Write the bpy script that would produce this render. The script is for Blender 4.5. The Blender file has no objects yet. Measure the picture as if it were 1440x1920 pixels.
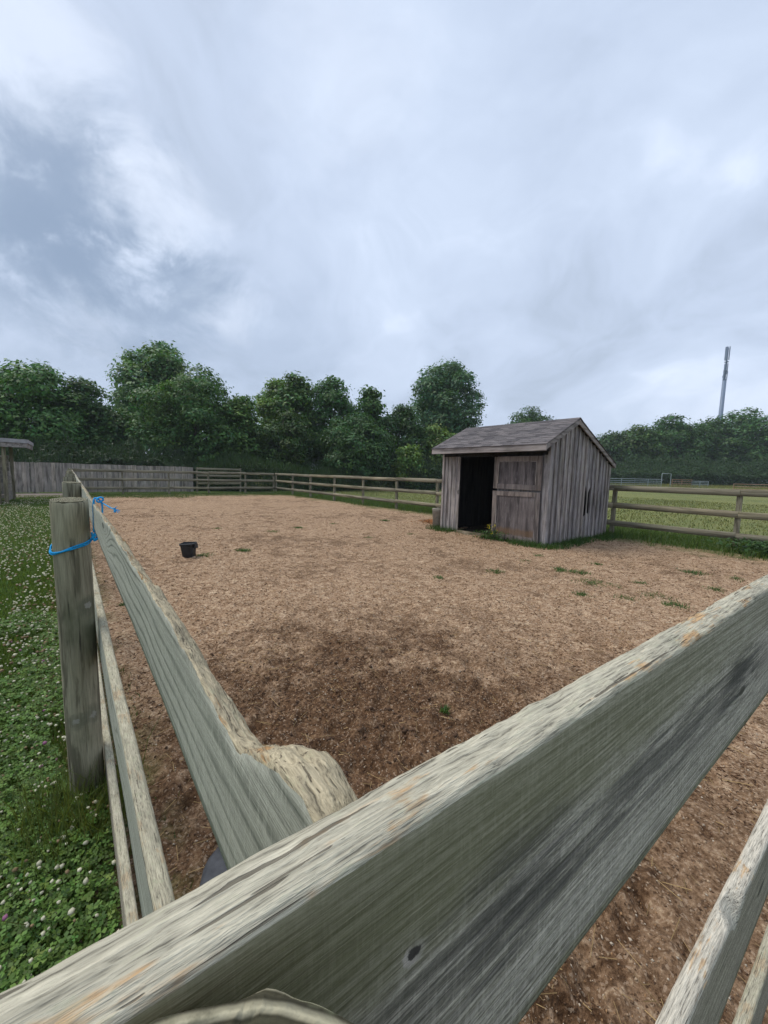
import bpy, math, random
import numpy as np
from mathutils import Matrix, Vector

scene = bpy.context.scene
# ------------------------------------------------------------------ camera
# World frame: the near-left corner of the paddock is at the origin, +Y runs along the left fence,
# +X along the near fence. The photographer leans over the corner post.
CAM_H = 1.5
PITCH = math.atan((960 - 889) / 720.0)
ROLL = math.atan(0.0268)
YAW = math.radians(39.3)
_F0 = np.array([0, math.cos(PITCH), -math.sin(PITCH)])
_U0 = np.cross([1.0, 0, 0], _F0)
_R = np.array([1.0, 0, 0]) * math.cos(ROLL) + _U0 * math.sin(ROLL)
_U = -np.array([1.0, 0, 0]) * math.sin(ROLL) + _U0 * math.cos(ROLL)
_cy, _sy = math.cos(YAW), math.sin(YAW)
ROT = np.array([[_cy, _sy, 0], [-_sy, _cy, 0], [0, 0, 1]])
CF, CR, CU = ROT @ _F0, ROT @ _R, ROT @ _U
cam_d = bpy.data.cameras.new('camera')
cam = bpy.data.objects.new('camera', cam_d)
scene.collection.objects.link(cam)
cam_d.sensor_fit = 'VERTICAL'
cam_d.sensor_height = 36
cam_d.sensor_width = 27
cam_d.lens = 720 / 1920 * 36
cam_d.clip_start = 0.01
cam_d.clip_end = 3000
cam_d.dof.use_dof = True
cam_d.dof.focus_distance = 3.5
cam_d.dof.aperture_fstop = 60.0
cam.matrix_world = Matrix(((CR[0], CU[0], -CF[0], 0), (CR[1], CU[1], -CF[1], 0), (CR[2], CU[2], -CF[2], CAM_H), (0, 0, 0, 1)))
scene.camera = cam


def ray(px, py):
    return CF + CR * ((px - 720) / 720.0) - CU * ((py - 960) / 720.0)


def grd(px, py, z=0.0):
    d = ray(px, py)
    t = (z - CAM_H) / d[2]
    return np.array([d[0] * t, d[1] * t, z])


def at(px, py, dist):
    d = ray(px, py)
    fwd = np.array([_sy, _cy, 0])
    t = dist / (d @ fwd)
    return np.array([d[0] * t, d[1] * t, CAM_H + d[2] * t])


# ------------------------------------------------------------------ node helper
class NT:
    def __init__(s, tree):
        s.t = tree

    def n(s, kind, ins=None, **props):
        nd = s.t.nodes.new('ShaderNode' + kind)
        for k, v in props.items():
            setattr(nd, k, v)
        for k, v in (ins or {}).items():
            s.put(nd.inputs[k], v)
        return nd

    def put(s, sock, v):
        if isinstance(v, bpy.types.NodeSocket):
            s.t.links.new(v, sock)
        else:
            if sock.type == 'RGBA' and hasattr(v, '__len__') and len(v) == 3:
                v = (*v, 1)
            sock.default_value = v

    def noise(s, vec, scale=5, detail=4, rough=0.55, dist=0.0, out='Fac'):
        return s.n('TexNoise', {'Vector': vec, 'Scale': scale, 'Detail': detail, 'Roughness': rough, 'Distortion': dist}).outputs[out]

    def vor(s, vec, scale=5, feature='F1', out='Distance', rand=1.0):
        return s.n('TexVoronoi', {'Vector': vec, 'Scale': scale, 'Randomness': rand}, feature=feature).outputs[out]

    def ramp(s, fac, stops, interp='LINEAR'):
        nd = s.n('ValToRGB', {'Fac': fac})
        cr = nd.color_ramp
        cr.interpolation = interp
        while len(cr.elements) < len(stops):
            cr.elements.new(0.5)
        for e, (p, c) in zip(cr.elements, stops):
            e.position = p
            if not hasattr(c, '__len__'):
                c = (c, c, c)
            e.color = (*c, 1)
        return nd.outputs['Color']

    def mix(s, fac, a, b, blend='MIX'):
        nd = s.n('Mix', None, data_type='RGBA', blend_type=blend, clamp_factor=True)
        s.put(nd.inputs[0], fac)
        s.put(nd.inputs[6], a)
        s.put(nd.inputs[7], b)
        return nd.outputs[2]

    def m(s, op, a, b=0.0, c=0.0, clamp=False):
        nd = s.n('Math', None, operation=op, use_clamp=clamp)
        for i, v in enumerate((a, b, c)):
            s.put(nd.inputs[i], v)
        return nd.outputs[0]

    def vm(s, op, a, b=(0, 0, 0)):
        nd = s.n('VectorMath', None, operation=op)
        s.put(nd.inputs[0], a)
        s.put(nd.inputs[1], b)
        return nd.outputs['Value'] if op in ('DOT_PRODUCT', 'LENGTH', 'DISTANCE') else nd.outputs[0]

    def sep(s, v):
        nd = s.n('SeparateXYZ', {'Vector': v})
        return nd.outputs[0], nd.outputs[1], nd.outputs[2]

    def comb(s, x, y, z):
        nd = s.n('CombineXYZ')
        for i, v in enumerate((x, y, z)):
            s.put(nd.inputs[i], v)
        return nd.outputs[0]

    def smooth(s, x, a, b):
        return s.n('MapRange', {'Value': x, 'From Min': a, 'From Max': b}, interpolation_type='SMOOTHSTEP').outputs[0]

    def bump(s, h, strength=0.5, dist=0.01):
        return s.n('Bump', {'Height': h, 'Strength': strength, 'Distance': dist}).outputs[0]


# ------------------------------------------------------------------ sky and light
SUN_EL, SUN_AZ = math.radians(58), math.radians(-35)     # azimuth from +Y towards +X
world = bpy.data.worlds.new('World')
scene.world = world
world.use_nodes = True
world.node_tree.nodes.clear()
w = NT(world.node_tree)
d_ = w.n('TexCoord').outputs['Generated']
sky = w.n('TexSky', None, sky_type='NISHITA', sun_disc=False, sun_elevation=SUN_EL, sun_rotation=SUN_AZ, air_density=1.0, dust_density=2.0)
sx, sy_, sz = w.sep(d_)
zz = w.m('ADD', w.m('MAXIMUM', sz, 0.0), 0.30)
pl = w.comb(w.m('DIVIDE', sx, zz), w.m('DIVIDE', sy_, zz), 0.0)
rotv = w.n('VectorRotate', {'Vector': pl, 'Axis': (0, 0, 1), 'Angle': 0.55}, rotation_type='AXIS_ANGLE').outputs[0]
st = w.vm('MULTIPLY', rotv, (1.0, 0.72, 1.0))
warp = w.noise(w.vm('ADD', st, (3.1, 7.7, 0)), 1.3, 3, 0.5, 0, 'Color')
st2 = w.vm('ADD', st, w.vm('MULTIPLY', w.vm('SUBTRACT', warp, (0.5, 0.5, 0.5)), (0.9, 0.9, 0)))
c1 = w.noise(st2, 1.35, 7, 0.56)
c2 = w.noise(w.vm('ADD', pl, (11.3, 4.2, 2.0)), 0.42, 4, 0.5)
c3 = w.noise(w.vm('ADD', st2, (5.0, 1.0, 0.0)), 3.4, 4, 0.6)
dens = w.m('ADD', w.m('ADD', w.m('MULTIPLY', c1, 0.58), w.m('MULTIPLY', c2, 0.26)), w.m('MULTIPLY', c3, 0.16))
cloud = w.ramp(dens, [(0.38, (0.31, 0.365, 0.455)), (0.46, (0.39, 0.455, 0.57)), (0.53, (0.445, 0.515, 0.635)), (0.61, (0.585, 0.65, 0.77))])
# the two darker cumulus banks low in the left of the sky
edge = w.m('SUBTRACT', w.noise(w.vm('MULTIPLY', d_, (1, 1, 1.3)), 5.5, 6, 0.62, 0.4), 0.5)
for (px, py, r0, r1, amt) in ((290, 400, 0.01, 0.13, 0.35), (60, 130, 0.03, 0.18, 0.35), (400, 560, 0.01, 0.10, 0.30), (640, 60, 0.03, 0.20, 0.22)):
    v = ray(px, py)
    v = v / np.linalg.norm(v)
    dd = w.vm('DISTANCE', d_, (v[0], v[1], v[2]))
    k = w.m('SUBTRACT', 1.0, w.smooth(w.m('ADD', dd, w.m('MULTIPLY', edge, -0.36)), r0, r1))
    cloud = w.mix(w.m('MULTIPLY', k, amt), cloud, (0.66, 0.71, 0.80))
edge2 = w.m('SUBTRACT', c1, 0.5)
tex = w.smooth(w.m('ADD', w.m('MULTIPLY', w.noise(w.vm('ADD', d_, (2.0, 5.0, 1.0)), 9.0, 6, 0.6, 0.3), 0.7), w.m('MULTIPLY', c3, 0.3)), 0.33, 0.50)
for (px, py, r0, r1, amt) in ((80, 345, 0.12, 0.19, 0.88), (-40, 420, 0.10, 0.20, 0.65), (190, 440, 0.05, 0.12, 0.85), (310, 545, 0.06, 0.13, 0.70), (480, 690, 0.05, 0.30, 0.32), (60, 630, 0.04, 0.20, 0.35)):
    v = ray(px, py)
    v = v / np.linalg.norm(v)
    dd = w.vm('DISTANCE', w.vm('MULTIPLY', d_, (1, 1, 1.35)), (v[0], v[1], v[2] * 1.35))
    k = w.m('SUBTRACT', 1.0, w.smooth(w.m('ADD', dd, w.m('ADD', w.m('MULTIPLY', edge, 0.30), w.m('MULTIPLY', edge2, 0.34))), r0 * 0.6, r1 * 1.25))
    k = w.m('MULTIPLY', k, tex)
    cloud = w.mix(w.m('MULTIPLY', k, amt), cloud, (0.185, 0.245, 0.34))
cloud = w.mix(w.m('MULTIPLY', w.smooth(sz, 0.30, 0.02), 0.55), cloud, (0.375, 0.44, 0.56))
cl10 = w.mix(1.0, cloud, (10, 10, 10), 'MULTIPLY')
col = w.mix(0.93, sky.outputs[0], cl10)
bg = w.n('Background', {'Color': col, 'Strength': 0.1})
wo = w.n('OutputWorld', {'Surface': bg.outputs[0]})

sun_d = bpy.data.lights.new('sun', 'SUN')
sun_d.energy = 1.5
sun_d.angle = math.radians(25)
sun_d.color = (1.0, 0.95, 0.88)
sun = bpy.data.objects.new('sun', sun_d)
scene.collection.objects.link(sun)
_sd = Vector((math.sin(SUN_AZ) * math.cos(SUN_EL), math.cos(SUN_AZ) * math.cos(SUN_EL), math.sin(SUN_EL)))
sun.rotation_euler = _sd.to_track_quat('Z', 'Y').to_euler()
sun.location = _sd * 50

scene.view_settings.view_transform = 'Standard'
scene.view_settings.look = 'None'
scene.view_settings.exposure = 0.68
scene.view_settings.gamma = 1.0
scene.view_settings.use_curve_mapping = False
try:
    scene.cycles.use_denoising = True
    scene.cycles.denoiser = 'OPENIMAGEDENOISE'
    scene.cycles.max_bounces = 4
    scene.cycles.diffuse_bounces = 2
    scene.cycles.glossy_bounces = 2
    scene.cycles.transmission_bounces = 3
    scene.cycles.use_adaptive_sampling = True
    scene.cycles.adaptive_threshold = 0.02
    world.cycles.sampling_method = 'MANUAL'
    world.cycles.sample_map_resolution = 512
    scene.cycles.transparent_max_bounces = 8
except Exception:
    pass


# ------------------------------------------------------------------ numpy noise
def _hash(ix, iy, iz, seed):
    h = (ix.astype(np.int64) * 374761393 + iy.astype(np.int64) * 668265263 + iz.astype(np.int64) * 1274126177 + seed * 974634777) & 0xFFFFFFFF
    h = ((h ^ (h >> 13)) * 1274126177) & 0xFFFFFFFF
    h = ((h ^ (h >> 16)) * 2246822519) & 0xFFFFFFFF
    return ((h ^ (h >> 15)) & 0xFFFFFF) / float(0xFFFFFF)


def vnoise(x, y, z=None, seed=0):
    x = np.asarray(x, float)
    y = np.asarray(y, float) + 0 * x
    z = np.zeros_like(x) if z is None else np.asarray(z, float) + 0 * x
    ix, iy, iz = np.floor(x), np.floor(y), np.floor(z)
    fx, fy, fz = x - ix, y - iy, z - iz
    fx, fy, fz = (f * f * (3 - 2 * f) for f in (fx, fy, fz))
    r = 0
    for a in (0, 1):
        for b in (0, 1):
            for c in (0, 1):
                wgt = (fx if a else 1 - fx) * (fy if b else 1 - fy) * (fz if c else 1 - fz)
                r = r + wgt * _hash(ix + a, iy + b, iz + c, seed)
    return r


def fbm(x, y, z=None, oct=4, seed=0, gain=0.5):
    s, a, tot = 0, 1.0, 0
    f = 1.0
    for o in range(oct):
        s = s + a * vnoise(np.asarray(x) * f, np.asarray(y) * f, None if z is None else np.asarray(z) * f, seed + o * 17)
        tot += a
        a *= gain
        f *= 2.03
    return s / tot


def gz(x, y):
    """ground height: level paddock, the field beyond it climbs gently"""
    x = np.asarray(x, float)
    return np.clip(x - 14, 0, 62) * 0.014


# ------------------------------------------------------------------ mesh helper
COL = scene.collection


class MB:
    def __init__(s):
        s.v, s.f, s.mi, s.c = [], [], [], []
        s.nv = 0

    def add(s, v, f, mi=0, col=None):
        v = np.asarray(v, float).reshape(-1, 3)
        s.v.append(v)
        for q in f:
            s.f.append(tuple(int(i) + s.nv for i in q))
        s.mi += [mi] * len(f)
        if col is not None:
            s.c.append(np.tile(np.asarray(col, float), (len(v), 1)))
        s.nv += len(v)
        return s

    def box(s, lo, hi, mi=0):
        (a, b, c), (d, e, g) = lo, hi
        v = [(a, b, c), (d, b, c), (d, e, c), (a, e, c), (a, b, g), (d, b, g), (d, e, g), (a, e, g)]
        return s.add(v, [(3, 2, 1, 0), (4, 5, 6, 7), (0, 1, 5, 4), (1, 2, 6, 5), (2, 3, 7, 6), (3, 0, 4, 7)], mi)

    def prism(s, poly, axis, a, b, mi=0):
        """poly: 2-D points; extruded between a and b along axis ('x','y','z')"""
        n = len(poly)
        def P(p, h):
            return {'x': (h, p[0], p[1]), 'y': (p[0], h, p[1]), 'z': (p[0], p[1], h)}[axis]
        v = [P(p, a) for p in poly] + [P(p, b) for p in poly]
        f = [tuple(range(n))[::-1], tuple(range(n, 2 * n))] + [(i, (i + 1) % n, n + (i + 1) % n, n + i) for i in range(n)]
        return s.add(v, f, mi)

    def tube(s, pts, rad, sides=8, mi=0, cap=True, wob=0.0, seed=0):
        pts = np.asarray(pts, float)
        n = len(pts)
        rad = np.broadcast_to(np.asarray(rad, float), (n,))
        tan = np.gradient(pts, axis=0)
        tan /= np.linalg.norm(tan, axis=1)[:, None] + 1e-12
        ref = np.array([0, 0, 1.0]) if abs(tan[0][2]) < 0.9 else np.array([1.0, 0, 0])
        a = np.cross(tan[0], ref)
        a /= np.linalg.norm(a)
        V = []
        for i in range(n):
            a = a - tan[i] * (a @ tan[i])
            a /= np.linalg.norm(a) + 1e-12
            b = np.cross(tan[i], a)
            th = np.linspace(0, 2 * math.pi, sides, endpoint=False)
            r = rad[i] * (1 + (wob * (vnoise(np.cos(th) * 1.5 + 9, np.sin(th) * 1.5 + i * 0.4, None, seed) - 0.5) if wob else 0))
            V.append(pts[i] + (np.cos(th) * r)[:, None] * a + (np.sin(th) * r)[:, None] * b)
        f = []
        for i in range(n - 1):
            for j in range(sides):
                k = (j + 1) % sides
                f.append((i * sides + j, i * sides + k, (i + 1) * sides + k, (i + 1) * sides + j))
        if cap:
            f.append(tuple(range(sides))[::-1])
            f.append(tuple(range((n - 1) * sides, n * sides)))
        return s.add(np.vstack(V), f, mi)

    def mesh(s, name, mats, smooth=False):
        me = bpy.data.meshes.new(name)
        me.from_pydata(np.vstack(s.v).tolist(), [], s.f)
        for m_ in (mats if isinstance(mats, (list, tuple)) else [mats]):
            me.materials.append(m_)
        if any(s.mi):
            me.polygons.foreach_set('material_index', s.mi)
        if smooth:
            me.polygons.foreach_set('use_smooth', [True] * len(me.polygons))
        if s.c:
            put_color(me, np.vstack(s.c))
        me.update()
        return me

    def build(s, name, mats, parent=None, smooth=False):
        return link(name, s.mesh(name, mats, smooth), parent)


def put_color(me, c):
    at_ = me.color_attributes.new('col', 'FLOAT_COLOR', 'POINT')
    c4 = np.ones((len(me.vertices), 4), np.float32)
    c4[:, :3] = c
    at_.data.foreach_set('color', c4.ravel())


def fast_mesh(name, verts, quads=None, tris=None, mat=None, col=None, smooth=False):
    me = bpy.data.meshes.new(name)
    verts = np.asarray(verts, np.float32)
    loops, starts = [], []
    off = 0
    for arr, k in ((quads, 4), (tris, 3)):
        if arr is not None and len(arr):
            arr = np.asarray(arr, np.int32)
            loops.append(arr.ravel())
            starts.append(off + np.arange(len(arr), dtype=np.int32) * k)
            off += arr.size
    loops = np.concatenate(loops)
    starts = np.concatenate(starts)
    me.vertices.add(len(verts))
    me.vertices.foreach_set('co', verts.ravel())
    me.loops.add(len(loops))
    me.loops.foreach_set('vertex_index', loops)
    me.polygons.add(len(starts))
    me.polygons.foreach_set('loop_start', starts)
    if smooth:
        me.polygons.foreach_set('use_smooth', np.ones(len(starts), bool))
    me.update(calc_edges=True)
    me.validate()
    if mat is not None:
        me.materials.append(mat)
    if col is not None:
        put_color(me, col)
    return me


def link(name, me, parent=None, loc=None, rot=None):
    o = bpy.data.objects.new(name, me)
    COL.objects.link(o)
    if parent is not None:
        o.parent = parent
    if loc is not None:
        o.location = loc
    if rot is not None:
        o.rotation_euler = rot
    return o


def empty(name, loc=(0, 0, 0), rz=0.0):
    o = bpy.data.objects.new(name, None)
    COL.objects.link(o)
    o.location = loc
    o.rotation_euler = (0, 0, rz)
    o.empty_display_size = 0.2
    return o


def tag(o, label=None, cat=None, group=None, kind=None):
    for k, v in (('label', label), ('category', cat), ('group', group), ('kind', kind)):
        if v:
            o[k] = v
    return o


# ------------------------------------------------------------------ materials
def new_mat(name, rough=0.85, spec=0.25):
    m_ = bpy.data.materials.new(name)
    m_.use_nodes = True
    b = m_.node_tree.nodes['Principled BSDF']
    b.inputs['Roughness'].default_value = rough
    b.inputs['Specular IOR Level'].default_value = spec
    return m_, NT(m_.node_tree), b


def flat_mat(name, c, rough=0.8, spec=0.3, var=0.25, scale=20, bump=0.0):
    m_, t, b = new_mat(name, rough, spec)
    o = t.n('TexCoord').outputs['Object']
    f = t.noise(o, scale, 5, 0.6)
    t.put(b.inputs['Base Color'], t.ramp(f, [(0.25, tuple(x * (1 - var) for x in c)), (0.75, tuple(min(1, x * (1 + var)) for x in c))]))
    if bump:
        t.put(b.inputs['Normal'], t.bump(f, bump, 0.005))
    return m_


def wood_mat(name, light, dark, axis='X', green=(0.10, 0.12, 0.06), green_amt=0.4, fine=55, lines=0.5, crack=0.4, rough=0.9, extra=None, bump=0.6):
    """weathered timber; grain runs along the given local axis"""
    m_, t, b = new_mat(name, rough, 0.2)
    o = t.n('TexCoord').outputs['Object']
    rnd = t.n('ObjectInfo').outputs['Random']
    o2 = t.vm('ADD', o, t.comb(t.m('MULTIPLY', rnd, 37.0), t.m('MULTIPLY', rnd, 11.0), t.m('MULTIPLY', rnd, 23.0)))
    x, y, z = t.sep(o2)
    g = {'X': t.comb(x, y, z), 'Y': t.comb(y, z, x), 'Z': t.comb(z, x, y)}[axis]
    fibre = t.noise(t.vm('MULTIPLY', g, (0.05, 1, 1)), fine * 2.2, 6, 0.65)
    band = t.noise(t.vm('MULTIPLY', g, (0.10, 1, 1)), fine * 0.35, 4, 0.55, 0.6)
    blot = t.noise(t.vm('MULTIPLY', g, (0.45, 1, 1)), 5.0, 5, 0.6)
    f = t.m('ADD', t.m('MULTIPLY', fibre, 0.5), t.m('MULTIPLY', band, 0.5))
    c = t.ramp(f, [(0.38, dark), (0.50, tuple((a + b_) / 2 for a, b_ in zip(light, dark))), (0.62, light)])
    c = t.mix(t.m('MULTIPLY', t.smooth(band, 0.48, 0.40), lines), c, tuple(v * 0.55 for v in dark))
    tone = t.ramp(t.noise(o2, 2.3, 3, 0.5), [(0.3, 0.75), (0.7, 1.15)])
    c = t.mix(1.0, c, tone, 'MULTIPLY')
    hue = t.ramp(rnd, [(0, (0.86, 0.86, 0.88)), (0.5, (1, 1, 1)), (1, (1.12, 1.08, 1.02))])
    c = t.mix(1.0, c, hue, 'MULTIPLY')
    c = t.mix(t.m('MULTIPLY', t.smooth(blot, 0.48, 0.70), green_amt), c, green)
    ck = t.noise(t.vm('MULTIPLY', g, (0.035, 1, 1)), fine * 0.9, 3, 0.5)
    cf = t.m('MULTIPLY', t.smooth(ck, 0.36, 0.30), crack)
    c = t.mix(cf, c, tuple(v * 0.3 for v in dark))
    if extra:
        c = extra(t, o, c)
    t.put(b.inputs['Base Color'], c)
    h = t.m('SUBTRACT', t.m('ADD', fibre, t.m('MULTIPLY', band, 0.8)), cf)
    t.put(b.inputs['Normal'], t.bump(h, bump, 0.003))
    return m_


M = {}
M['rail'] = wood_mat('weathered_rail', (0.33, 0.30, 0.215), (0.15, 0.13, 0.09), 'X', green_amt=0.35)
M['post_sq'] = wood_mat('weathered_post', (0.29, 0.265, 0.19), (0.125, 0.112, 0.078), 'Z', green_amt=0.35)
M['far_board'] = wood_mat('grey_board', (0.42, 0.375, 0.33), (0.22, 0.195, 0.17), 'Z', green_amt=0.2, fine=30)
M['shed_board'] = wood_mat('shed_board', (0.43, 0.395, 0.38), (0.19, 0.168, 0.162), 'Z', green=(0.21, 0.20, 0.13), green_amt=0.3, fine=40, lines=0.4, crack=0.3)
M['shed_trim'] = wood_mat('shed_trim', (0.38, 0.335, 0.315), (0.19, 0.165, 0.155), 'Y', green_amt=0.1, fine=40)
M['shed_dark'] = wood_mat('shed_inner_shade', (0.035, 0.032, 0.03), (0.015, 0.014, 0.013), 'Z', green_amt=0.0, fine=30)  # near-black tone, shade of the shed interior put into the colour


def post_extra(t, o, c):
    x, y, z = t.sep(o)
    # pale sawn knots and their darker rings, running grain
    for (kx, ky, kz, r) in ((0.005, -0.064, 0.93, 0.016), (0.0, -0.064, 0.46, 0.017), (-0.055, -0.035, 0.45, 0.014)):
        dd = t.vm('DISTANCE', t.vm('ADD', o, t.vm('MULTIPLY', t.vm('SUBTRACT', t.noise(o, 45, 4, 0.6, 0, 'Color'), (0.5, 0.5, 0.5)), (0.035, 0.035, 0.045))), (kx, ky, kz))
        ring = t.m('MULTIPLY', t.smooth(dd, r * 3.4, r * 1.5), 0.45)
        c = t.mix(ring, c, (0.075, 0.08, 0.055))
        c = t.mix(t.m('MULTIPLY', t.smooth(dd, r * 1.0, r * 0.6), 0.6), c, (0.36, 0.35, 0.30))
    return c


M['post_rd'] = wood_mat('round_post', (0.37, 0.345, 0.245), (0.17, 0.155, 0.105), 'Z', green=(0.105, 0.11, 0.062), green_amt=0.8, fine=85, lines=0.6, crack=0.85, bump=1.0, extra=post_extra)


def bitten_mat(name, base=(0.47, 0.435, 0.33), warm=(0.36, 0.21, 0.09), warm_amt=0.8, rot=0.3):
    """chewed, splintered top of a rail"""
    m_, t, b = new_mat(name, 0.95, 0.15)
    o = t.n('TexCoord').outputs['Object']
    fib = t.noise(t.vm('MULTIPLY', o, (0.055, 1, 1)), 750, 3, 0.6)
    fib1 = t.noise(t.vm('MULTIPLY', o, (0.09, 1, 1)), 230, 4, 0.65)
    big = t.noise(t.vm('MULTIPLY', o, (0.6, 1, 1)), 12, 5, 0.65)
    f = t.m('ADD', t.m('MULTIPLY', fib, 0.6), t.m('MULTIPLY', fib1, 0.4))
    c = t.ramp(f, [(0.36, tuple(v * 0.34 for v in base)), (0.44, tuple(v * 0.78 for v in base)), (0.52, base), (0.62, tuple(min(1, v * 1.3) for v in base))])
    wm = t.m('MULTIPLY', t.smooth(t.m('ADD', t.m('MULTIPLY', big, 0.7), t.m('MULTIPLY', fib1, 0.3)), 0.53, 0.59), warm_amt)
    c = t.mix(wm, c, t.mix(t.smooth(f, 0.40, 0.60), tuple(v * 0.40 for v in warm), tuple(min(1, v * 1.5) for v in warm)))
    lich = t.noise(o, 60, 5, 0.7)
    c = t.mix(t.m('MULTIPLY', t.smooth(t.m('ADD', t.m('MULTIPLY', lich, 0.6), t.m('MULTIPLY', fib, 0.4)), 0.53, 0.62), rot), c, (0.31, 0.33, 0.21))
    gry = t.noise(t.vm('MULTIPLY', o, (0.3, 1, 1)), 24, 4, 0.6)
    c = t.mix(t.m('MULTIPLY', t.smooth(gry, 0.52, 0.62), 0.45), c, t.mix(1.0, c, (0.62, 0.63, 0.64), 'MULTIPLY'))
    crk = t.noise(t.vm('MULTIPLY', o, (0.030, 1, 1)), 330, 2, 0.5)
    cf = t.smooth(crk, 0.335, 0.30)
    crs = t.noise(t.vm('MULTIPLY', o, (1, 0.35, 1)), 240, 2, 0.5)
    cf2 = t.m('MULTIPLY', t.m('MULTIPLY', t.smooth(crs, 0.36, 0.32), 0.5), t.smooth(gry, 0.45, 0.55))
    c = t.mix(t.m('MULTIPLY', cf, 0.75), c, (0.075, 0.062, 0.045))
    t.put(b.inputs['Base Color'], c)
    h = t.m('SUBTRACT', t.m('ADD', t.m('MULTIPLY', fib, 0.7), fib1), t.m('MULTIPLY', cf, 0.8))
    t.put(b.inputs['Normal'], t.bump(h, 0.8, 0.0022))
    return m_


M['bite'] = bitten_mat('bitten_wood')
M['bite2'] = bitten_mat('bitten_wood_mossy', (0.41, 0.375, 0.27), (0.27, 0.175, 0.09), 0.5, 0.55)
M['bite_b'] = bitten_mat('bitten_wood_brown', (0.44, 0.375, 0.25), (0.27, 0.15, 0.06), 0.9, 0.4)
M['pale'] = bitten_mat('pale_sawn_wood', (0.56, 0.51, 0.41), (0.36, 0.22, 0.10), 0.75, 0.05)


def grain_face(name, light, dark, knots, freq=260.0, amp=14.0, algae=None, stain=None, line=0.75, sharp=4.0, streak=150.0, fuzz_amt=1.0, thin=0.0, con=1.0):
    """flat-sawn face: contour lines of a warped height field make cathedral grain and knots"""
    m_, t, b = new_mat(name, 0.85, 0.25)
    o = t.n('TexCoord').outputs['Object']
    x, y, z = t.sep(o)
    g = t.comb(t.m('MULTIPLY', x, 0.9), 0.3, t.m('MULTIPLY', z, 7.0))
    h = t.m('ADD', t.m('MULTIPLY', z, freq), t.m('MULTIPLY', t.noise(g, 1.7, 3, 0.5), amp))
    kd = None
    for (kx, kz, a, rx, rz) in knots:
        e = t.m('ADD', t.m('POWER', t.m('DIVIDE', t.m('SUBTRACT', x, kx), rx), 2.0), t.m('POWER', t.m('DIVIDE', t.m('SUBTRACT', z, kz), rz), 2.0))
        kk = t.m('DIVIDE', 1.0, t.m('ADD', 1.0, e))
        h = t.m('ADD', h, t.m('MULTIPLY', kk, a))
        core = t.smooth(e, 0.10, 0.03)
        kd = core if kd is None else t.m('MAXIMUM', kd, core)
    h = t.m('ADD', h, t.m('MULTIPLY', t.noise(t.vm('MULTIPLY', o, (0.06, 1, 1)), 90, 4, 0.6), 1.6))
    s = t.m('MULTIPLY_ADD', t.m('SINE', h), 0.5, 0.5)
    ln = t.m('POWER', s, sharp)
    fib = t.noise(t.vm('MULTIPLY', o, (0.05, 1, 1)), 720, 3, 0.65)
    patch = t.noise(t.vm('MULTIPLY', o, (0.5, 1, 1)), 6.5, 4, 0.55)
    strk = t.noise(t.vm('MULTIPLY', o, (0.025, 1, 1)), streak, 4, 0.65)
    c = t.ramp(t.m('ADD', t.m('MULTIPLY', fib, 0.45), t.m('MULTIPLY', strk, 0.55)), [(0.38, tuple(v * (1 - 0.55 * con) for v in light)), (0.48, tuple(v * (1 - 0.1 * con) for v in light)), (0.62, tuple(v * (1 + 0.3 * con) for v in light))])
    c = t.mix(t.m('MULTIPLY', ln, t.m('MULTIPLY', line, t.ramp(patch, [(0.3, 0.35), (0.65, 1.0)]))), c, dark)
    fuzz = t.noise(t.vm('MULTIPLY', o, (0.30, 1, 1)), 760, 3, 0.7)
    c = t.mix(fuzz_amt, c, t.ramp(fuzz, [(0.36, 0.62), (0.5, 1.0), (0.64, 1.3)]), 'MULTIPLY')
    if thin:
        # fine, long, sharp year lines
        wv = t.noise(t.vm('MULTIPLY', o, (0.5, 1, 1)), 9, 3, 0.5)
        h2 = t.m('ADD', t.m('MULTIPLY', z, 1750.0), t.m('ADD', t.m('MULTIPLY', wv, 26.0), t.m('MULTIPLY', t.noise(t.vm('MULTIPLY', o, (0.08, 1, 1)), 60, 3, 0.6), 7.0)))
        l2 = t.m('POWER', t.m('MULTIPLY_ADD', t.m('SINE', h2), 0.5, 0.5), 3.0)
        mod = t.smooth(t.noise(t.vm('MULTIPLY', o, (0.10, 1, 1)), 45, 4, 0.6), 0.40, 0.58)
        c = t.mix(t.m('MULTIPLY', t.m('MULTIPLY', l2, mod), thin), c, dark)
    chk = t.noise(t.vm('MULTIPLY', o, (0.02, 1, 1)), 850, 2, 0.5)
    c = t.mix(t.m('MULTIPLY', t.smooth(chk, 0.40, 0.365), 0.6 * fuzz_amt), c, tuple(v * 0.55 for v in dark))
    saw = t.noise(t.vm('MULTIPLY', o, (1, 0.08, 0.14)), 330, 2, 0.5)
    c = t.mix(t.m('MULTIPLY', t.smooth(saw, 0.54, 0.64), 0.30), c, tuple(min(1, v * 1.35) for v in light))
    if algae:
        c = algae(t, o, c)
    if stain:
        c = stain(t, o, c)
    if kd is not None:
        c = t.mix(t.m('MULTIPLY', kd, 0.85), c, tuple(v * 0.4 for v in dark))
    t.put(b.inputs['Base Color'], c)
    t.put(b.inputs['Normal'], t.bump(t.m('SUBTRACT', t.m('ADD', fib, t.m('MULTIPLY', saw, 0.4)), t.m('MULTIPLY', ln, 0.6)), 0.5, 0.0015))
    return m_


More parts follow.
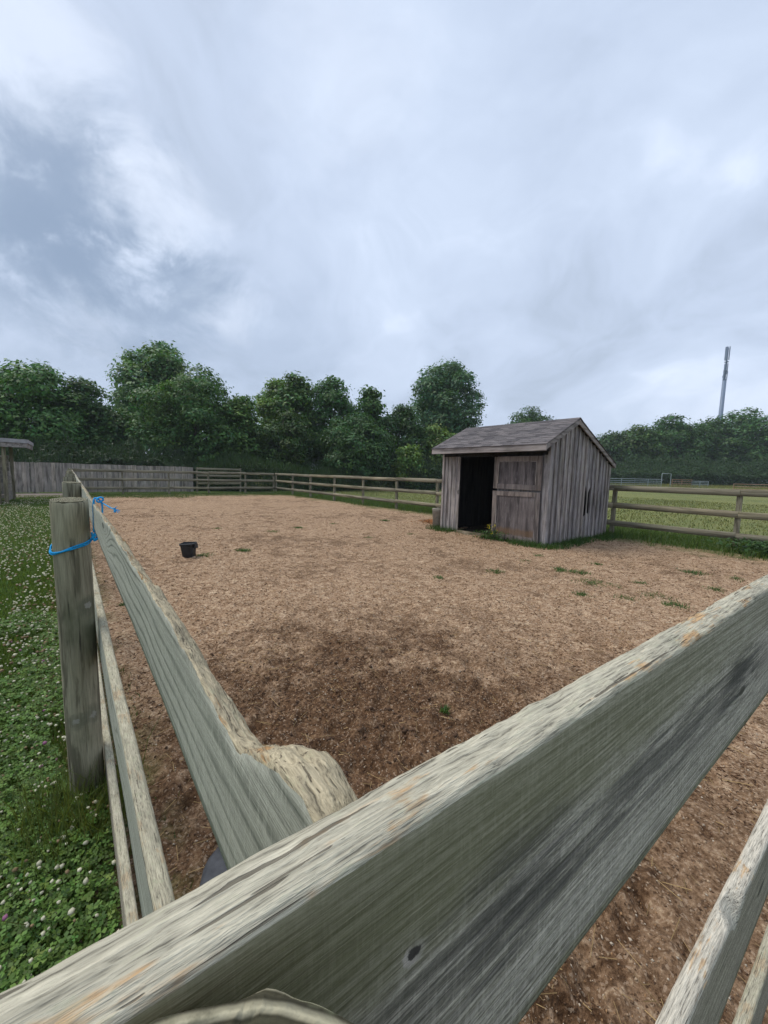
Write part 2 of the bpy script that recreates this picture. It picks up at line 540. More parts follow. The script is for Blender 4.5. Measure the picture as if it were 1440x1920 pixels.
def algae_a(t, o, c):
    x, y, z = t.sep(o)
    n1 = t.noise(t.vm('MULTIPLY', o, (0.35, 1, 1)), 22, 5, 0.65)
    f = t.m('ADD', t.smooth(z, 0.05, 0.15), t.m('MULTIPLY', t.m('SUBTRACT', n1, 0.5), 1.7))
    f = t.m('MULTIPLY', t.m('MULTIPLY', t.smooth(f, 0.25, 0.95), 0.82), t.ramp(x, [(0.0, 1.0), (0.55, 0.45)]))
    return t.mix(f, c, (0.19, 0.18, 0.09))


def stain_a(t, o, c):
    x, y, z = t.sep(o)
    n1 = t.noise(t.vm('MULTIPLY', o, (0.07, 1, 1)), 120, 5, 0.7)
    n2 = t.noise(o, 5.5, 3, 0.5)
    mid = t.m('ADD', 0.068, t.m('MULTIPLY', t.m('SUBTRACT', n2, 0.5), 0.06))
    dist = t.m('ADD', t.m('ABSOLUTE', t.m('SUBTRACT', z, mid)), t.m('MULTIPLY', t.m('SUBTRACT', n1, 0.5), 0.14))
    f = t.m('MULTIPLY', t.smooth(dist, 0.030, 0.004), t.ramp(n2, [(0.38, 0.25), (0.6, 0.95)]))
    c = t.mix(t.m('MULTIPLY', f, 0.66), c, (0.050, 0.046, 0.043))
    for (sx0, sz0, r) in ((0.56, 0.075, 0.05), (0.16, 0.085, 0.045)):
        dd = t.m('ADD', t.m('SQRT', t.m('ADD', t.m('POWER', t.m('MULTIPLY', t.m('SUBTRACT', x, sx0), 0.6), 2.0), t.m('POWER', t.m('SUBTRACT', z, sz0), 2.0))), t.m('MULTIPLY', t.m('SUBTRACT', n1, 0.5), 0.13))
        c = t.mix(t.m('MULTIPLY', t.smooth(dd, r, 0.0), 0.6), c, (0.045, 0.041, 0.040))
    # the pale rim of the loose knot
    e = t.m('SQRT', t.m('ADD', t.m('POWER', t.m('SUBTRACT', x, 0.089), 2.0), t.m('POWER', t.m('SUBTRACT', z, 0.105), 2.0)))
    kn = t.noise(o, 160, 4, 0.65)
    e = t.m('ADD', e, t.m('MULTIPLY', t.m('SUBTRACT', kn, 0.5), 0.006))
    half = t.smooth(t.m('ADD', t.m('SUBTRACT', x, 0.089), t.m('MULTIPLY', t.m('SUBTRACT', z, 0.105), 0.8)), 0.003, -0.003)
    c = t.mix(t.m('MULTIPLY', t.smooth(e, 0.0060, 0.0046), t.m('MULTIPLY_ADD', half, 0.7, 0.2)), c, (0.55, 0.48, 0.43))
    c = t.mix(t.smooth(e, 0.0036, 0.0026), c, (0.07, 0.06, 0.055))
    return c


M['face_a'] = grain_face('grey_rail_face', (0.50, 0.445, 0.37), (0.19, 0.165, 0.13), [(0.575, 0.055, 16, 0.05, 0.02)], 620.0, 9.0, algae_a, stain_a, 0.30, 2.5, 430.0, 0.8, 0.85, 0.9)
M['face_b'] = grain_face('green_grey_rail_face', (0.37, 0.37, 0.30), (0.14, 0.148, 0.115), [(1.25, 0.085, 34, 0.16, 0.03), (2.9, 0.06, 26, 0.12, 0.03), (0.55, 0.16, 20, 0.5, 0.05)], 300.0, 30.0, None, None, 0.95, 5.0, 120.0, 0.35, 0.0, 0.35)
M['face_c'] = grain_face('dull_rail_face', (0.36, 0.315, 0.24), (0.19, 0.165, 0.12), [(0.9, 0.08, 20, 0.1, 0.03)], 420.0, 14.0, None, None, 0.6, 3.0)


# ground -----------------------------------------------------------------
def dirt_mat():
    m_, t, b = new_mat('paddock_soil', 0.95, 0.12)
    o = t.n('TexCoord').outputs['Object']
    x, y, z = t.sep(o)
    big = t.noise(o, 0.42, 5, 0.55, 0.4)
    mid = t.noise(o, 2.6, 6, 0.62, 0.3)
    chips = t.m('ADD', t.m('MULTIPLY', t.noise(o, 46, 5, 0.72), 0.6), t.m('MULTIPLY', t.noise(t.vm('ADD', o, (4, 9, 0)), 13, 5, 0.68), 0.4))
    chipc = t.vor(t.vm('ADD', o, t.vm('MULTIPLY', t.noise(o, 9, 2, 0.5, 0, 'Color'), (0.05, 0.05, 0))), 120, out='Color')
    cs = t.sep(chipc)[0]
    dry = t.ramp(chips, [(0.38, (0.125, 0.066, 0.032)), (0.455, (0.30, 0.186, 0.106)), (0.54, (0.468, 0.32, 0.200)), (0.63, (0.69, 0.53, 0.36))])
    wet = t.ramp(chips, [(0.38, (0.032, 0.016, 0.008)), (0.48, (0.094, 0.050, 0.025)), (0.56, (0.17, 0.095, 0.050)), (0.66, (0.33, 0.22, 0.125))])
    # moist, churned soil lies towards the near corner
    p0 = grd(640, 1390)
    d0 = t.vm('DISTANCE', t.vm('MULTIPLY', o, (1, 1, 0)), (p0[0], p0[1], 0))
    p1 = grd(1420, 1350)
    d1 = t.vm('DISTANCE', t.vm('MULTIPLY', o, (1, 1, 0)), (1.2, 1.0, 0))
    fin = t.noise(o, 7.5, 5, 0.65)
    wob = t.m('ADD', t.m('MULTIPLY', t.m('SUBTRACT', mid, 0.5), 3.4), t.m('MULTIPLY', t.m('SUBTRACT', fin, 0.5), 2.6))
    wob2 = t.m('MULTIPLY', t.m('SUBTRACT', big, 0.5), 3.0)
    wf = t.m('MULTIPLY', t.smooth(t.m('ADD', t.m('ADD', d0, wob), wob2), 2.0, 0.60), 0.96)
    wf = t.m('MAXIMUM', wf, t.m('MULTIPLY', t.smooth(t.m('ADD', t.m('ADD', d1, wob), wob2), 3.0, 0.8), 0.62))
    patches = t.smooth(t.m('ADD', t.m('MULTIPLY', big, 0.45), t.m('MULTIPLY', mid, 0.55)), 0.50, 0.60)
    wf = t.m('MAXIMUM', wf, t.m('MULTIPLY', patches, 0.55))
    c = t.mix(wf, dry, wet)
    c = t.mix(t.m('MULTIPLY', t.smooth(cs, 0.88, 0.94), 0.40), c, (0.50, 0.38, 0.27))
    c = t.mix(t.m('MULTIPLY', t.smooth(cs, 0.10, 0.05), 0.55), c, (0.06, 0.037, 0.024))  # dark sunken cells, shade in the soil crevices put into the colour
    # thin green growth along the edges
    ge = t.m('SUBTRACT', 0.0, 1.0)
    gn = t.m('ADD', t.m('MULTIPLY', t.m('SUBTRACT', mid, 0.5), 2.4), t.m('MULTIPLY', t.m('SUBTRACT', big, 0.5), 2.0))
    far = t.smooth(t.m('ADD', y, gn), 21.6, 23.8)
    rgt = t.smooth(t.m('ADD', x, gn), 9.7, 10.8)
    lft = t.m('MULTIPLY', t.smooth(t.m('ADD', x, t.m('MULTIPLY', gn, 0.25)), 0.40, 0.12), t.smooth(mid, 0.46, 0.54))
    ge = t.m('MAXIMUM', t.m('MAXIMUM', far, rgt), lft)
    gcol = t.ramp(chips, [(0.3, (0.05, 0.065, 0.018)), (0.6, (0.13, 0.15, 0.045)), (0.8, (0.27, 0.24, 0.12))])
    c = t.mix(t.m('MULTIPLY', ge, 0.75), c, gcol)
    t.put(b.inputs['Base Color'], c)
    h = t.m('ADD', t.m('ADD', t.m('MULTIPLY', chips, 1.0), t.m('MULTIPLY', cs, 0.35)), t.m('MULTIPLY', mid, 1.2))
    t.put(b.inputs['Normal'], t.bump(h, 1.0, 0.022))
    return m_


def turf_mat():
    m_, t, b = new_mat('turf', 0.95, 0.1)
    o = t.n('TexCoord').outputs['Object']
    x, y, z = t.sep(o)
    fine = t.noise(o, 26, 6, 0.72)
    mid = t.noise(o, 1.7, 5, 0.6)
    big = t.noise(o, 0.16, 4, 0.55)
    lawn = t.ramp(fine, [(0.34, (0.025, 0.045, 0.010)), (0.5, (0.07, 0.11, 0.025)), (0.66, (0.13, 0.17, 0.05))])
    hay = t.ramp(fine, [(0.36, (0.085, 0.10, 0.032)), (0.5, (0.175, 0.185, 0.065)), (0.64, (0.27, 0.265, 0.11))])
    gr = t.ramp(fine, [(0.36, (0.05, 0.07, 0.02)), (0.5, (0.12, 0.145, 0.05)), (0.64, (0.20, 0.21, 0.09))])
    fld = t.mix(t.smooth(t.m('ADD', t.m('MULTIPLY', mid, 0.45), t.m('MULTIPLY', big, 0.55)), 0.40, 0.56), gr, hay)
    c = t.mix(t.smooth(t.m('ADD', x, t.m('MULTIPLY', mid, 1.5)), 10.5, 13.5), lawn, fld)
    t.put(b.inputs['Base Color'], c)
    t.put(b.inputs['Normal'], t.bump(t.m('ADD', fine, mid), 0.9, 0.03))
    return m_


def col_mat(name, rough=0.8, trans=0.0, spec=0.2, gain=1.0):
    m_, t, b = new_mat(name, rough, spec)
    a = t.n('VertexColor', None, layer_name='col').outputs['Color']
    t.put(b.inputs['Base Color'], a)
    if trans:
        out = [n for n in m_.node_tree.nodes if n.type == 'OUTPUT_MATERIAL'][0]
        tr = t.n('BsdfTranslucent', {'Color': t.mix(1.0, a, (1.3, 1.35, 0.7), 'MULTIPLY')})
        ms = t.n('MixShader', {0: trans, 1: b.outputs[0], 2: tr.outputs[0]})
        m_.node_tree.links.new(ms.outputs[0], out.inputs['Surface'])
    return m_


M['dirt'] = dirt_mat()
M['turf'] = turf_mat()
M['path'] = flat_mat('gravel_path', (0.20, 0.165, 0.14), 0.95, 0.1, 0.45, 14, 0.6)
M['leaf'] = col_mat('leaf', 0.55, 0.28, 0.35)
M['blade'] = col_mat('grass_blade', 0.6, 0.28, 0.3)
M['flower'] = col_mat('flower', 0.8, 0.2, 0.2)
M['stone'] = col_mat('stone_chip', 0.85, 0.0, 0.25)
M['straw'] = col_mat('straw', 0.8, 0.15, 0.2)
M['bark'] = flat_mat('bark', (0.10, 0.085, 0.065), 0.95, 0.1, 0.4, 14, 0.8)
M['shingle'] = flat_mat('asphalt_shingle', (0.125, 0.118, 0.118), 0.95, 0.15, 0.5, 45, 0.4)
M['rubber'] = flat_mat('black_rubber', (0.022, 0.025, 0.027), 0.5, 0.4, 0.35, 12, 0.1)
M['twine'] = flat_mat('blue_twine', (0.02, 0.34, 0.70), 0.8, 0.2, 0.35, 300, 0.5)
M['tower'] = flat_mat('galvanised_steel', (0.15, 0.20, 0.28), 0.5, 0.4, 0.1, 1.0)
M['metal'] = flat_mat('field_gate_metal', (0.28, 0.33, 0.33), 0.5, 0.5, 0.15, 3)
M['rustrail'] = flat_mat('brown_far_rail', (0.30, 0.20, 0.13), 0.9, 0.1, 0.3, 3)
M['bin'] = flat_mat('dull_beige_plastic', (0.25, 0.22, 0.175), 0.7, 0.3, 0.25, 14, 0.1)
M['white'] = flat_mat('white_plastic', (0.7, 0.72, 0.72), 0.5, 0.4, 0.1, 10)
M['slab'] = flat_mat('felt_roof', (0.34, 0.32, 0.33), 0.9, 0.2, 0.25, 6, 0.2)

# random shade of each shingle
_t = NT(M['shingle'].node_tree)
_b = M['shingle'].node_tree.nodes['Principled BSDF']
_c = _b.inputs['Base Color'].links[0].from_socket
_t.put(_b.inputs['Base Color'], _t.mix(1.0, _c, _t.ramp(_t.n('ObjectInfo').outputs['Random'], [(0, (0.68, 0.66, 0.68)), (1, (1.35, 1.28, 1.25))]), 'MULTIPLY'))

# ------------------------------------------------------------------ ground sheets
def graded(lo, hi, c, s0, growth, smax):
    out = [c]
    s, p = s0, c
    while p < hi:
        p += s
        s = min(s * growth, smax)
        out.append(min(p, hi))
    s, p = s0, c
    while p > lo:
        p -= s
        s = min(s * growth, smax)
        out.insert(0, max(p, lo))
    return np.array(out)


def grid_mesh(name, xs, ys, zf, mat, smooth=True, keep=None):
    X, Y = np.meshgrid(xs, ys)
    Z = zf(X, Y)
    nx, ny = len(xs), len(ys)
    i = np.arange(nx * ny).reshape(ny, nx)
    q = np.stack([i[:-1, :-1], i[:-1, 1:], i[1:, 1:], i[1:, :-1]], -1).reshape(-1, 4)
    return fast_mesh(name, np.stack([X, Y, Z], -1).reshape(-1, 3), q, None, mat, None, smooth)


tag(link('ground', grid_mesh('ground', graded(-900, 1200, 14, 1.5, 1.12, 80), graded(-900, 1400, 10, 1.5, 1.12, 80), lambda X, Y: gz(X, Y), M['turf'])), kind='structure')


def soil_base(X, Y):
    hoof = fbm(X * 2.6, Y * 2.6, None, 4, 3)
    lump = fbm(X * 9, Y * 9, None, 3, 5)
    fine = fbm(X * 34, Y * 34, None, 3, 8)
    churn = np.exp(-((X - 1.15) ** 2 + (Y - 2.1) ** 2) / 1.3)
    return 0.030 + (hoof - 0.5) * 0.06 + (lump - 0.5) * (0.028 + 0.07 * churn) + (fine - 0.5) * (0.014 + 0.03 * churn)


SGX = graded(-0.25, 11.2, 0.9, 0.018, 1.006, 0.09)
SGY = graded(-0.25, 25.4, 1.6, 0.018, 1.006, 0.13)
_X, _Y = np.meshgrid(SGX, SGY)
SGZ = soil_base(_X, _Y)
_rh = np.random.default_rng(15)
for _k in range(900):        # hoof prints: shallow crescents with a raised lip
    hr = 0.6 * (14 / 0.6) ** _rh.random()
    ha = math.radians(_rh.uniform(-5, 95))
    hx, hy = math.sin(ha) * hr + 0.3, math.cos(ha) * hr + 0.3
    if not (0.3 < hx < 10.5 and 0.3 < hy < 23):
        continue
    i0, i1 = np.searchsorted(SGX, [hx - 0.16, hx + 0.16])
    j0, j1 = np.searchsorted(SGY, [hy - 0.16, hy + 0.16])
    if i1 <= i0 or j1 <= j0:
        continue
    dx_, dy_ = _X[j0:j1, i0:i1] - hx, _Y[j0:j1, i0:i1] - hy
    an = _rh.uniform(0, 6.28)
    ex, ey = dx_ * math.cos(an) + dy_ * math.sin(an), -dx_ * math.sin(an) + dy_ * math.cos(an)
    rr0 = np.hypot(ex, ey * 0.85) / _rh.uniform(0.045, 0.065)
    dep = _rh.uniform(0.010, 0.028)
    SGZ[j0:j1, i0:i1] += -dep * np.exp(-rr0 ** 4) * (0.55 + 0.45 * np.tanh(ex * 40)) + dep * 0.45 * np.exp(-((rr0 - 1.45) / 0.35) ** 2)
_edge = np.minimum.reduce([(_X + 0.25) / 0.4, (_Y + 0.25) / 0.4, (11.2 - _X) / 0.6, (25.4 - _Y) / 0.6])
SGZ = np.maximum(SGZ, 0.004) * np.clip(_edge, 0, 1) + 0.004


def soil_z(X, Y):
    X, Y = np.asarray(X, float), np.asarray(Y, float)
    i = np.clip(np.searchsorted(SGX, X) - 1, 0, len(SGX) - 2)
    j = np.clip(np.searchsorted(SGY, Y) - 1, 0, len(SGY) - 2)
    fx = np.clip((X - SGX[i]) / (SGX[i + 1] - SGX[i] + 1e-9), 0, 1)
    fy = np.clip((Y - SGY[j]) / (SGY[j + 1] - SGY[j] + 1e-9), 0, 1)
    return (SGZ[j, i] * (1 - fx) + SGZ[j, i + 1] * fx) * (1 - fy) + (SGZ[j + 1, i] * (1 - fx) + SGZ[j + 1, i + 1] * fx) * fy


tag(link('paddock_soil', grid_mesh('paddock_soil', SGX, SGY, lambda X, Y: SGZ, M['dirt'])), kind='structure')
tag(link('path', grid_mesh('path', np.linspace(-16, 0.0, 40), np.linspace(23.7, 26.9, 16), lambda X, Y: 0.012 + 0.02 * fbm(X * 2, Y * 2, None, 3, 4), M['path'])), kind='structure')


# ------------------------------------------------------------------ near rails (chewed boards)
def board_mesh(name, xs, T, W, top=None, seed=0, mats=None, chew=0.004, wav=0.0015, nz=14, nt=9, corner=0.003, bow=0.0, rin=0.002, rout=0.0015):
    """board along local X; y is thickness (inner side +), z is width. top(x)->(z of outer edge, z of inner edge)"""
    xs = np.asarray(xs)
    nx = len(xs)
    zo, zi = top(xs) if top else (np.full(nx, W), np.full(nx, W))
    yl = np.linspace(-T / 2, T / 2, nt)
    # loop: outer face (bottom to top), top (outer to inner), inner face (top to bottom)
    P = []
    kind = []
    for k in range(nz):
        f = k / (nz - 1)
        P.append((np.full(nx, -T / 2), f * (zo - corner - rout)))
        kind.append(0)
    for k in range(1, nt - 1):
        f = (yl[k] + T / 2) / T
        zz_ = zo * (1 - f) + zi * f - rin * max(0, (f - 0.55) / 0.45) ** 2 - rout * max(0, (0.35 - f) / 0.35) ** 2
        P.append((np.full(nx, yl[k]), zz_))
        kind.append(1)
    for k in range(nz):
        f = 1 - k / (nz - 1)
        P.append((np.full(nx, T / 2), f * (zi - corner - rin * 1.4)))
        kind.append(0)
    Yv = np.stack([p[0] for p in P], 1)
    Zv = np.stack([p[1] for p in P], 1)
    Xv = np.repeat(xs[:, None], Yv.shape[1], 1)
    n = Yv.shape[1]
    istop = np.zeros(n, bool)
    istop[nz - 1:nz + nt - 1] = True
    dz = (fbm(Xv * 26, Yv * 70, Zv * 0, 4, seed, 0.6) - 0.55) * chew * 2 + (fbm(Xv * 110, Yv * 240, Zv * 0, 3, seed + 5, 0.6) - 0.5) * chew * 0.9
    Zv = np.where(istop[None, :], Zv + dz, Zv)
    dy = (fbm(Xv * 2.2, Zv * 18, None, 3, seed + 9) - 0.5) * wav * 2 + (fbm(Xv * 7, Zv * 170, None, 2, seed + 12) - 0.5) * 0.0006
    edge = (fbm(Xv * 30, Xv * 0 + 3.3, None, 3, seed + 31) - 0.45) * chew * 0.8
    near_top = np.zeros(n)
    near_top[nz - 1] = 1
    near_top[nz] = 0.6
    Yv = Yv + dy + np.clip(edge, 0, 1) * near_top[None, :]
    Yv = Yv + bow * np.sin((Xv - xs[0]) / (xs[-1] - xs[0]) * math.pi)
    V = np.stack([Xv, Yv, Zv], -1).reshape(-1, 3)
    i = np.arange(nx * n).reshape(nx, n)
    j = np.roll(i, -1, 1)
    q = np.stack([i[:-1], j[:-1], j[1:], i[1:]], -1)          # (nx-1, n, 4)
    mi = np.zeros((nx - 1, n), int)
    mi[:, nz - 1:nz + nt - 2] = 1
    mi[:, nz - 2] = 0
    me = bpy.data.meshes.new(name)
    faces = [tuple(int(a) for a in f[::-1]) for f in q.reshape(-1, 4)] + [tuple(int(a) for a in i[0]), tuple(int(a) for a in i[-1][::-1])]
    me.from_pydata(V.tolist(), [], faces)
    for m_ in mats:
        me.materials.append(m_)
    me.polygons.foreach_set('material_index', list(mi.reshape(-1)) + [1, 1])
    me.polygons.foreach_set('use_smooth', [True] * (len(faces) - 2) + [False, False])
    me.update()
    return me


def round_post(name, r, h, seed, mats, bevel=0.004, sides=40, nz=46, slant=0.0):
    """round post; local z from the ground up; top slightly uneven and tilted"""
    th = np.linspace(0, 2 * math.pi, sides, endpoint=False)
    zs = np.concatenate([[-0.25], np.linspace(0, h - 0.012, nz), [h - bevel * 0.6]])
    V = []
    for z in zs:
        rr = r * (1 + 0.07 * (fbm(np.cos(th) * 1.2 + 5, np.sin(th) * 1.2 + 5, z * 1.5 + np.zeros_like(th), 3, seed) - 0.5))
        if z == zs[-1]:
            rr = rr - bevel * 0.4
        zz_ = z + (slant * np.cos(th - 1.0) * r if z > h - 0.02 else 0) + (0.009 * (fbm(np.cos(th) * 5 + 7, np.sin(th) * 5 + 7, None, 4, seed) - 0.55) if z == zs[-1] else 0)
        V.append(np.stack([np.cos(th) * rr, np.sin(th) * rr, np.broadcast_to(zz_, th.shape)], 1))
    # top disc rings
    for f, dz in ((0.97, 0.003), (0.9, 0.006), (0.82, 0.006), (0.74, 0.006), (0.62, 0.006), (0.45, 0.005), (0.25, 0.004)):
        ring = V[len(zs) - 1].copy()
        ring[:, :2] *= f
        ring[:, 2] = h + slant * np.cos(th - 1.0) * r * f + dz * (fbm(np.cos(th) * f * 7, np.sin(th) * f * 7, None, 3, seed + 3) - 0.5)
        V.append(ring)
    nr = len(V)
    Vv = np.vstack(V + [np.array([[0, 0, h]])])
    f, mi = [], []
    for a in range(nr - 1):
        for b in range(sides):
            c = (b + 1) % sides
            f.append((a * sides + b, a * sides + c, (a + 1) * sides + c, (a + 1) * sides + b))
            mi.append(1 if a >= len(zs) - 1 else 0)
    for b in range(sides):
        f.append(((nr - 1) * sides + b, (nr - 1) * sides + (b + 1) % sides, nr * sides))
        mi.append(1)
    me = bpy.data.meshes.new(name)
    me.from_pydata(Vv.tolist(), [], f)
    for m_ in mats:
        me.materials.append(m_)
    me.polygons.foreach_set('material_index', mi)
    me.polygons.foreach_set('use_smooth', [m_i == 0 for m_i in mi])
    me.update()
    return me


# end grain of a sawn post: growth rings
def ring_mat():
    m_, t, b = new_mat('post_end_grain', 0.95, 0.15)
    o = t.n('TexCoord').outputs['Object']
    x, y, z = t.sep(o)
    wv = t.vm('MULTIPLY', t.vm('SUBTRACT', t.noise(o, 22, 3, 0.5, 0, 'Color'), (0.5, 0.5, 0.5)), (0.005, 0.005, 0))
    r = t.vm('LENGTH', t.vm('MULTIPLY', t.vm('ADD', o, wv), (1, 1, 0)))
    s = t.m('MULTIPLY_ADD', t.m('SINE', t.m('MULTIPLY', r, 1150.0)), 0.5, 0.5)
    n1 = t.noise(o, 60, 5, 0.65)
    c = t.mix(t.smooth(s, 0.2, 0.75), (0.06, 0.055, 0.034), (0.38, 0.35, 0.24))
    c = t.mix(t.m('MULTIPLY', t.smooth(n1, 0.50, 0.62), 0.6), c, (0.06, 0.06, 0.036))
    c = t.mix(t.m('MULTIPLY', t.smooth(t.noise(o, 45, 4, 0.65), 0.54, 0.64), 0.35), c, (0.30, 0.33, 0.20))
    ang = t.m('ARCTAN2', y, x)
    crk = t.noise(t.comb(t.m('MULTIPLY', ang, 3.0), t.m('MULTIPLY', r, 6.0), 0.0), 2.2, 3, 0.5)
    c = t.mix(t.smooth(crk, 0.36, 0.32), c, (0.03, 0.027, 0.02))
    t.put(b.inputs['Base Color'], c)
    t.put(b.inputs['Normal'], t.bump(t.m('ADD', s, n1), 0.9, 0.003))
    return m_


M['rings'] = ring_mat()


def prof(pts):
    a = np.array(pts)
    return lambda x: np.interp(x, a[:, 0], a[:, 1])


# --- near fence (rail A): passes right under the camera ---------------------------------
A_ANG = -math.atan2(0.064, 0.998)      # rotation of its direction from +X
uA = np.array([math.cos(A_ANG), math.sin(A_ANG)])
nA = np.array([-uA[1], uA[0]])
A_OUT, A_T = 0.0975, 0.0225
fa = empty('paddock_fence', (0, 0, 0))
tag(fa, 'nearest weathered board rail fence running from the bottom left corner to the right edge', 'fence')
xsA = np.concatenate([np.linspace(-0.16, 1.0, 420), np.linspace(1.01, 2.35, 60)])
zrA = 1.212


def topA(x):
    d = (fbm(x * 5, x * 0, None, 3, 77) - 0.5) * 0.006
    zo = 0.1605 + d
    zi = 0.1620 + d
    return zo, zi


def placeA(name, me, along, z, mid=None):
    off = A_OUT + A_T / 2 if mid is None else mid
    p = uA * along + nA * off
    return link(name, me, fa, (p[0], p[1], z), (0, 0, A_ANG))


placeA('rail', board_mesh('near_top_rail', xsA, A_T, 0.165, topA, 11, [M['face_a'], M['bite']], 0.0018, 0.0012, 16, 15, 0.0015, 0.0, 0.003, 0.002), 0, zrA)['label'] = 'thick chewed top rail with pale bitten upper edge'


def notchA2(x):
    zo = 0.168 - 0.03 * np.exp(-((x - 0.72) / 0.025) ** 2)
    return zo, np.full_like(x, 0.170) + 0 * x


placeA('rail', board_mesh('near_middle_rail', np.concatenate([np.linspace(0.1, 1.6, 260), np.linspace(1.62, 2.35, 20)]), A_T, 0.17, notchA2, 23, [M['face_c'], M['pale']], 0.0014, 0.0015, 10, 9), 0, 0.72)
placeA('rail', board_mesh('near_low_rail', np.concatenate([np.linspace(0.1, 2.35, 200)]), A_T, 0.16, None, 29, [M['face_c'], M['bite2']], 0.002, 0.0015, 10, 9), 0, 0.27)
pmesh_a = round_post('near_post', 0.066, 1.372, 5, [M['post_rd'], M['rings']], 0.004, 180, 60, 0.0)
for s_ in (-0.011, 2.25):
    placeA('post', pmesh_a, s_, 0, A_OUT - 0.0675)

# --- left fence (rail B) -----------------------------------------------------------------
fb = empty('paddock_fence', (0, 0, 0))
tag(fb, 'board rail fence with round posts receding along the clover lawn on the left', 'fence')
B_L, B_R = 0.068, 0.096
B_T = B_R - B_L
zB = 1.246
Lz = prof([(0.10, 1.362), (0.1155, 1.366), (0.130, 1.371), (0.145, 1.3725), (0.16, 1.369), (0.18, 1.359), (0.20, 1.351), (0.225, 1.347), (0.26, 1.351), (0.33, 1.356), (0.6, 1.362), (0.86, 1.366), (1.3, 1.360), (2.17, 1.350), (3, 1.345), (9, 1.345)])
Rz = prof([(0.10, 1.352), (0.1155, 1.3575), (0.130, 1.3645), (0.143, 1.3675), (0.155, 1.3665), (0.168, 1.361), (0.185, 1.348), (0.20, 1.335), (0.215, 1.326), (0.26, 1.319), (0.43, 1.321), (0.92, 1.328), (1.5, 1.322), (2.26, 1.312), (3, 1.316), (9, 1.316)])


def topB(off):
    def f(x):
        d = (fbm((x + off) * 7, x * 0, None, 4, 41) - 0.5) * 0.024 * np.clip((x + off - 0.2) / 0.15, 0, 1)
        e = (fbm((x + off) * 9, x * 0 + 4, None, 4, 43) - 0.5) * 0.034 * np.clip((x + off - 0.2) / 0.15, 0, 1)
        return Lz(x + off) - zB + d, Rz(x + off) - zB + e
    return f


def railB(me, s, z, label=None):
    # local +x runs along +Y; inner side (+x world) must be local -y  -> mirror: build with y flipped
    o = link('rail', me, fb, ((B_L + B_R) / 2, s, z), (0, 0, math.pi / 2))
    if label:
        o['label'] = label
    return o


def flip_y(me):
    n = len(me.vertices)
    co = np.empty(n * 3, np.float32)
    me.vertices.foreach_get('co', co)
    co = co.reshape(-1, 3)
    co[:, 1] *= -1
    me.vertices.foreach_set('co', co.ravel())
    me.flip_normals()
    me.update()
    return me


B0 = 0.1155
xsB = np.concatenate([np.linspace(0, 1.1, 330), np.linspace(1.105, 3.9, 420)])
railB(flip_y(board_mesh('left_top_rail', xsB, B_T, 0.12, topB(B0), 51, [M['face_b'], M['bite_b']], 0.0055, 0.002, 14, 17, 0.002, 0.0, 0.011, 0.003)), B0, zB, 'top rail with badly chewed edge and smooth greenish grey face')
railB(flip_y(board_mesh('left_middle_rail', np.linspace(0, 3.9, 420), B_T, 0.16, None, 57, [M['face_b'], M['bite2']], 0.003, 0.002, 10, 9)), B0, 0.70)
railB(flip_y(board_mesh('left_low_rail', np.linspace(0, 3.9, 420), B_T, 0.16, None, 59, [M['face_c'], M['bite2']], 0.003, 0.002, 10, 9)), B0, 0.12)
low_rail = flip_y(board_mesh('left_far_rail', np.linspace(0, 4.0, 260), B_T, 0.12, topB(4.05), 61, [M['face_b'], M['bite']], 0.005, 0.002, 6, 7))
low_rail2 = flip_y(board_mesh('left_far_rail_low', np.linspace(0, 4.0, 80), B_T, 0.16, None, 63, [M['face_c'], M['bite2']], 0.003, 0.002, 5, 5))
pmesh_b = round_post('left_post', 0.061, 1.365, 9, [M['post_rd'], M['rings']], 0.005, 44, 60, 0.10)
BY = [2.0 + 2.02 * k for k in range(12)]
for k in range(6):
    s0 = 4.03 + 4.04 * k
    if s0 > 23:
        break
    ln = min(4.0, 24.9 - s0)
    for me, z in ((low_rail, zB + 0.01 * math.sin(k * 2.1)), (low_rail2, 0.70), (low_rail2, 0.14)):
        o = railB(me, s0, z)
        o.scale = (ln / 4.0, 1, 1)
for k, s_ in enumerate(BY):
    me = pmesh_b
    o = link('post', me, fb, (B_L - 0.062, s_, 0.0 if k == 0 else 0.012 * math.sin(k * 3)), (0, 0, 0 if k == 0 else k * 1.3))
    o.rotation_euler = (0.0, -0.012 if k == 0 else 0.01 * math.sin(k), 0.62 if k == 0 else k * 1.3)

# --- blue baler twine tied round the first post and over the rail --------------------------
tw = empty('baler_twine', (B_L - 0.062, 2.0, 1.2))
TWX, TWY = -0.0117, -0.0084
tag(tw, 'bright blue baler twine knotted round the nearest round post and over its rail', 'twine')
rg = random.Random(4)


def strand(name, pts, r=0.0032):
    p = np.array(pts, float)
    # resample smoothly (Catmull-Rom)
    out = []
    q = np.vstack([p[0] * 2 - p[1], p, p[-1] * 2 - p[-2]])
    for i in range(1, len(q) - 2):
        for u_ in np.linspace(0, 1, 9)[:-1]:
            a, b, c, d = q[i - 1], q[i], q[i + 1], q[i + 2]
            out.append(0.5 * ((2 * b) + (c - a) * u_ + (2 * a - 5 * b + 4 * c - d) * u_ ** 2 + (3 * b - a - 3 * c + d) * u_ ** 3))
    out.append(p[-1])
    MB().tube(out, r, 6).build(name, M['twine'], tw, True)


